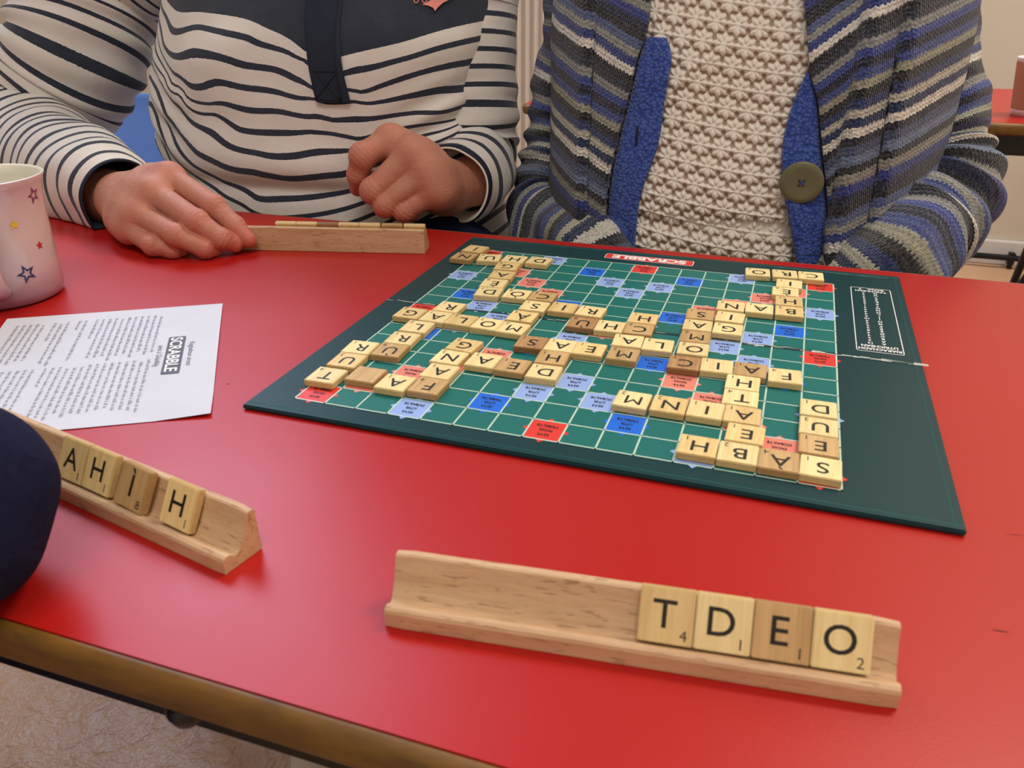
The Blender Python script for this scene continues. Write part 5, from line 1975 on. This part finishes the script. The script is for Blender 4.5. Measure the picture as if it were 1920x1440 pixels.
nz, na = 190, 200
for side in (-1, 1):
    V = np.zeros((nz, 90, 3))
    UV = np.zeros((nz, 90, 2))
    for i in range(nz):
        z = 0.60 + (1.06 - 0.60) * i / (nz - 1)
        xe = edge_x(side, z)
        cx, cy, rx, ry = T2_.smooth_sec(z)
        xo = cx + side * (rx + 0.018)
        s = 0.0
        pv = None
        for j in range(90):
            t = j / 89
            # first part: front panel by x, then round the side to the middle of the back
            if t < 0.62:
                x = xe + (xo - xe) * math.sin(t / 0.62 * PI / 2)
                u = min(0.9999, abs((x - cx) / (rx + 0.018)))
                ybase = cy - (ry + 0.018) * (1 - u ** 2.4) ** (1 / 2.4) + 0.018 * (1 - u ** 2)
                y = ybase - card_off(x, z, side) * (1 - u ** 4) - T2_.bump(x, z)
            else:
                a = (t - 0.62) / 0.38 * PI / 2
                x = cx + side * (rx + 0.018) * max(0.0, math.cos(a)) ** (2 / 2.4)
                y = cy + (ry + 0.018) * math.sin(a) ** (2 / 2.4)
            p = np.array((x, y, z))
            V[i, j] = p
            if pv is not None:
                s += np.linalg.norm(p - pv)
            pv = p
            dx_ = abs(x - 0.04)
            sl_ = 0.42 * dx_ if side < 0 else 0.80 * min(dx_, 0.108) + 0.45 * max(0, dx_ - 0.108)
            UV[i, j] = (side * s, (1.05 - z) + sl_)
    Fq = grid_faces(nz, 90)
    if side > 0:
        Fq = Fq[:, ::-1]
    o = part('cardigan_front', V.reshape(-1, 3), Fq, M_['knit'], p2, P2O, uv=UV.reshape(-1, 2))
    md = o.modifiers.new('thick', 'SOLIDIFY')
    md.thickness = 0.005
    md.offset = -1.0
# bands
def band_strip(A, B, off, thick, name, mat):
    A = catmull(A, 90)
    B = catmull(B, 90)
    cols = 16
    V = []
    for a, b in zip(A, B):
        for j in range(cols):
            t = j / (cols - 1)
            x = a[0] + (b[0] - a[0]) * t
            z = a[2] + (b[2] - a[2]) * t
            e = thick * (1 - abs(2 * t - 1) ** 6)
            V.append((x, T2_.front(x, z) - off - e - 0.0012 * noise.noise(Vector((x * 60, 0, z * 60))), z))
    V = np.array(V)
    o = part(name, V, grid_faces(90, cols)[:, ::-1], mat, p2, P2O)
    md = o.modifiers.new('thick', 'SOLIDIFY')
    md.thickness = 0.004
    md.offset = -1
    return o


bl_ = band_strip(BL0, BL1, 0.0095, 0.004, 'button_band', M_['bluewool'])
br_ = band_strip(BR0, BR1, 0.0095, 0.004, 'button_band', M_['bluewool'])
for a, b in ((BH[0], BH[1]), (BH[2], BH[3])):
    P = [(a[0] + (b[0] - a[0]) * t, T2_.front(a[0], a[2] + (b[2] - a[2]) * t) - 0.0138, a[2] + (b[2] - a[2]) * t) for t in np.linspace(0, 1, 6)]
    v, f = tube(P, [0.0004, 0.0011, 0.0014, 0.0014, 0.0011, 0.0004], 6)
    part('buttonhole', v, f, M_['dark'], bl_, P2O)


def button(c, r, tilt):
    x, y, z = c
    y = T2_.front(x, z) - 0.0165
    V, F = lathe([(0, 0), (r * 0.92, 0), (r, 0.0012), (r, 0.0026), (r * 0.93, 0.0038), (r * 0.70, 0.0036), (r * 0.5, 0.0030), (0, 0.0028)], 40)
    o = link('button', mesh('button', V, F, M_['buttonm'], True), br_, Vector((x, y, z)) - P2O, (PI / 2 + tilt, 0, 0))
    for dx in (-1, 1):
        for dy in (-1, 1):
            v, f = lathe([(0, 0.0031), (0.0010, 0.0031), (0.0010, 0.0034), (0, 0.0034)], 10)
            link('hole', mesh('hole', v, f, M_['dark']), o, (dx * 0.0019, dy * 0.0019, 0))
    v, f = tube([(-0.0019, -0.0019, 0.0035), (0, 0, 0.0044), (0.0019, 0.0019, 0.0035)], 0.0006, 6)
    v2, f2 = tube([(-0.0019, 0.0019, 0.0035), (0, 0, 0.0044), (0.0019, -0.0019, 0.0035)], 0.0006, 6)
    link('thread', mesh('thread', v + v2, f + [tuple(i + len(v) for i in q) for q in f2], M_['bluewool']), o)


button(P2['button'], 0.0192, 0.10)
button((P2['button2'][0], 0, 0.688), 0.0192, 0.2)
# sleeves
for name, C, seed, r_ in (('L', C2L, 4.0, [0.064, 0.056, 0.049, 0.045, 0.044, 0.048, 0.050, 0.046, 0.042, 0.036]), ('R', C2R, 14.0, [0.066, 0.060, 0.055, 0.053, 0.053, 0.055, 0.054, 0.053, 0.050, 0.042])):
    s0 = (-0.075, 0.455, 1.0) if name == 'L' else (0.15, 0.455, 1.0)
    ext = (-0.045, 0.268, 0.655) if name == 'L' else (0.145, 0.268, 0.650)
    V, F, UV = garment_tube([s0, tuple((np.array(s0) + np.array(C[0])) / 2 + np.array((0, 0, 0.016)))] + [(p[0] + (0.013 if name == 'L' and i < 5 else 0) - (0.014 if name == 'R' and i < 6 else 0), p[1], p[2]) for i, p in enumerate(C)] + [ext], r_, 230, 90, seed, fold=0.0045, elbow=(0.30, 0.09, 0.004), uvm=True)
    UV[:, 1] += (0.02 if name == 'L' else 0.05)
    fade = np.clip((V[:, 2] - 0.74) / 0.08, 0, 1)
    UV[:, 1] += (-0.25 * (V[:, 0] + 0.16) if name == 'L' else 0.36 * (V[:, 0] - 0.235)) * fade
    near_ = V[:, 1] < 0.226
    V[near_, 1] = 0.226 + (V[near_, 1] - 0.226) * 0.05
    part('cardigan_sleeve', V, F, M_['knit'], p2, P2O, uv=UV)
# body
hc = (0.042, 0.40, 1.235)
fwd = (0.0, -1, -0.6)
ha = make_hand(rest_hand((-0.055, 0.272, 0.640), (0.8, -0.25, -0.25), (0.1, -0.7, 0.5), (0.2, -0.6, 0.75)), 0.0022)
hb = make_hand(rest_hand((0.150, 0.272, 0.640), (-0.8, -0.25, -0.25), (0.1, -0.7, 0.5), (-0.2, -0.6, 0.75)), 0.0022)
caps = [((0.045, 0.45, 0.50), (0.045, 0.45, 0.70), 0.125, 0.115), ((0.045, 0.45, 0.70), (0.042, 0.455, 0.92), 0.115, 0.085),
        ((-0.03, 0.46, 0.96), (0.115, 0.46, 0.96), 0.062, 0.062), ((0.042, 0.46, 1.0), (0.042, 0.43, 1.17), 0.055, 0.050),
        ((-0.06, 0.455, 0.98), (C2L[0][0] + 0.014, *C2L[0][1:]), 0.034, 0.027)] + [((C2L[i][0] + 0.012 * (i < 5), *C2L[i][1:]), (C2L[i + 1][0] + 0.012 * (i < 4), *C2L[i + 1][1:]), 0.027, 0.026) for i in range(6)] + [
        ((0.14, 0.455, 0.98), (C2R[0][0] - 0.014, *C2R[0][1:]), 0.034, 0.027)] + [((C2R[i][0] - 0.012 * (i < 6), *C2R[i][1:]), (C2R[i + 1][0] - 0.012 * (i < 5), *C2R[i + 1][1:]), 0.027, 0.026) for i in range(6)] + skull(hc, fwd)
bV, bF = implicit(caps, 0.02, 0.006, 0.16)
V, F, A = join_parts([(bV, bF, None), ha, hb])
part('body', V, F, M_['skin'], p2, P2O, attrs={'flush': A})
add_head(p2, Vector(hc) - P2O, fwd, 0.03, None)
caps = [((-0.03, 0.50, 0.558), (0.12, 0.50, 0.558), 0.11, 0.11), ((-0.05, 0.48, 0.538), (-0.06, 0.06, 0.54), 0.085, 0.062), ((-0.06, 0.06, 0.54), (-0.06, 0.10, 0.12), 0.062, 0.045),
        ((0.14, 0.48, 0.538), (0.15, 0.06, 0.54), 0.085, 0.062), ((0.15, 0.06, 0.54), (0.15, 0.10, 0.12), 0.062, 0.045)]
V, F = implicit(caps, 0.03, 0.007, 0.12)
part('trousers', V, F, M_['trouser'], p2, P2O)
make_shoe(p2, (-0.06 - 0.04, 0.12 - 0.46), math.radians(-90), M_['dark'], M_['black'])
make_shoe(p2, (0.15 - 0.04, 0.12 - 0.46), math.radians(-90), M_['dark'], M_['black'])

# ============================== person 3: navy wool, elbow at the left edge of the photo
P3O = Vector((-0.52, -0.66, 0))
p3 = tag(empty('person', tuple(P3O)), 'person in thick navy wool jumper, only the elbow in view at the left', 'person')
el = [NAVY[0][0] - 0.010, NAVY[0][1] - 0.012, NAVY[0][2] + 0.003]
V, F, UV = garment_tube([(-0.44, -0.60, 1.02), (-0.40, -0.56, 0.99), (-0.29, -0.45, 0.88), (el[0] - 0.005, el[1] + 0.000, el[2] + 0.012), (el[0] - 0.045, el[1] + 0.012, el[2] + 0.0), (-0.30, -0.330, 0.758), (-0.40, -0.325, 0.752)],
                        [0.070, 0.066, 0.056, 0.044, 0.045, 0.040, 0.033], 150, 72, 21.0, fold=0.003, elbow=(0.30, 0.05, 0.002), uvm=True)
m = (V[:, 1] > -0.345)
V[m, 2] = np.maximum(V[m, 2], TZ + 0.0012)
part('jumper_sleeve', V, F, M_['navyknit'], p3, P3O, uv=UV)
V, F, UV = garment_tube([(-0.62, -0.72, 1.0), (-0.72, -0.66, 0.88), (-0.72, -0.52, 0.72), (-0.60, -0.42, 0.67), (-0.50, -0.42, 0.655)], [0.068, 0.060, 0.054, 0.044, 0.034], 90, 48, 31.0, fold=0.003, uvm=True)
part('jumper_sleeve', V, F, M_['navyknit'], p3, P3O, uv=UV)
caps = [((-0.52, -0.66, 0.52), (-0.52, -0.66, 0.80), 0.145, 0.14), ((-0.52, -0.66, 0.80), (-0.52, -0.655, 0.93), 0.14, 0.12), ((-0.60, -0.70, 0.985), (-0.44, -0.62, 0.985), 0.078, 0.078), ((-0.52, -0.66, 1.04), (-0.52, -0.66, 1.075), 0.062, 0.058)]
V, F = implicit(caps, 0.03, 0.007, 0.18)
part('jumper', V, F, M_['navyknit'], p3, P3O)
hc = (-0.50, -0.615, 1.235)
fwd = (0.55, 0.75, -0.35)
ha = make_hand(rest_hand((-0.425, -0.318, 0.752), (-0.9, 0.25, -0.12), (0.2, 0.9, 0.1)), 0.0022, clampz=None)
hb = make_hand(rest_hand((-0.48, -0.42, 0.652), (0.9, 0.1, -0.15), (-0.1, 0.9, 0.2)), 0.0022)
ha[0][:, 2] = np.maximum(ha[0][:, 2], TZ + 0.001)
caps = [((-0.52, -0.66, 0.55), (-0.52, -0.66, 0.92), 0.12, 0.10), ((-0.58, -0.69, 0.97), (-0.46, -0.63, 0.97), 0.06, 0.06), ((-0.52, -0.66, 1.0), (-0.51, -0.64, 1.17), 0.055, 0.050),
        ((-0.44, -0.61, 0.99), (-0.29, -0.45, 0.88), 0.045, 0.040), ((-0.29, -0.45, 0.88), (el[0] - 0.02, el[1], el[2] + 0.008), 0.040, 0.030), ((el[0] - 0.02, el[1], el[2] + 0.008), (-0.40, -0.322, 0.754), 0.030, 0.026),
        ((-0.60, -0.70, 0.98), (-0.71, -0.64, 0.88), 0.045, 0.04), ((-0.71, -0.64, 0.88), (-0.70, -0.50, 0.70), 0.04, 0.034), ((-0.70, -0.50, 0.70), (-0.52, -0.42, 0.655), 0.034, 0.026)] + skull(hc, fwd)
bV, bF = implicit(caps, 0.02, 0.006, 0.16)
V, F, A = join_parts([(bV, bF, None), ha, hb])
part('body', V, F, M_['skin'], p3, P3O, attrs={'flush': A})
add_head(p3, Vector(hc) - P3O, fwd, 0.04, None)
caps = [((-0.58, -0.70, 0.558), (-0.46, -0.64, 0.558), 0.11, 0.11), ((-0.60, -0.66, 0.53), (-0.62, -0.34, 0.53), 0.082, 0.062), ((-0.62, -0.34, 0.53), (-0.64, -0.56, 0.12), 0.062, 0.045),
        ((-0.45, -0.64, 0.53), (-0.42, -0.40, 0.53), 0.082, 0.062), ((-0.42, -0.40, 0.53), (-0.46, -0.60, 0.12), 0.062, 0.045)]
V, F = implicit(caps, 0.03, 0.007, 0.12)
part('trousers', V, F, M_['trouser'], p3, P3O)
make_shoe(p3, (-0.64 + 0.52, -0.58 + 0.66), math.radians(100), M_['dark'], M_['black'])
make_shoe(p3, (-0.46 + 0.52, -0.62 + 0.66), math.radians(95), M_['dark'], M_['black'])
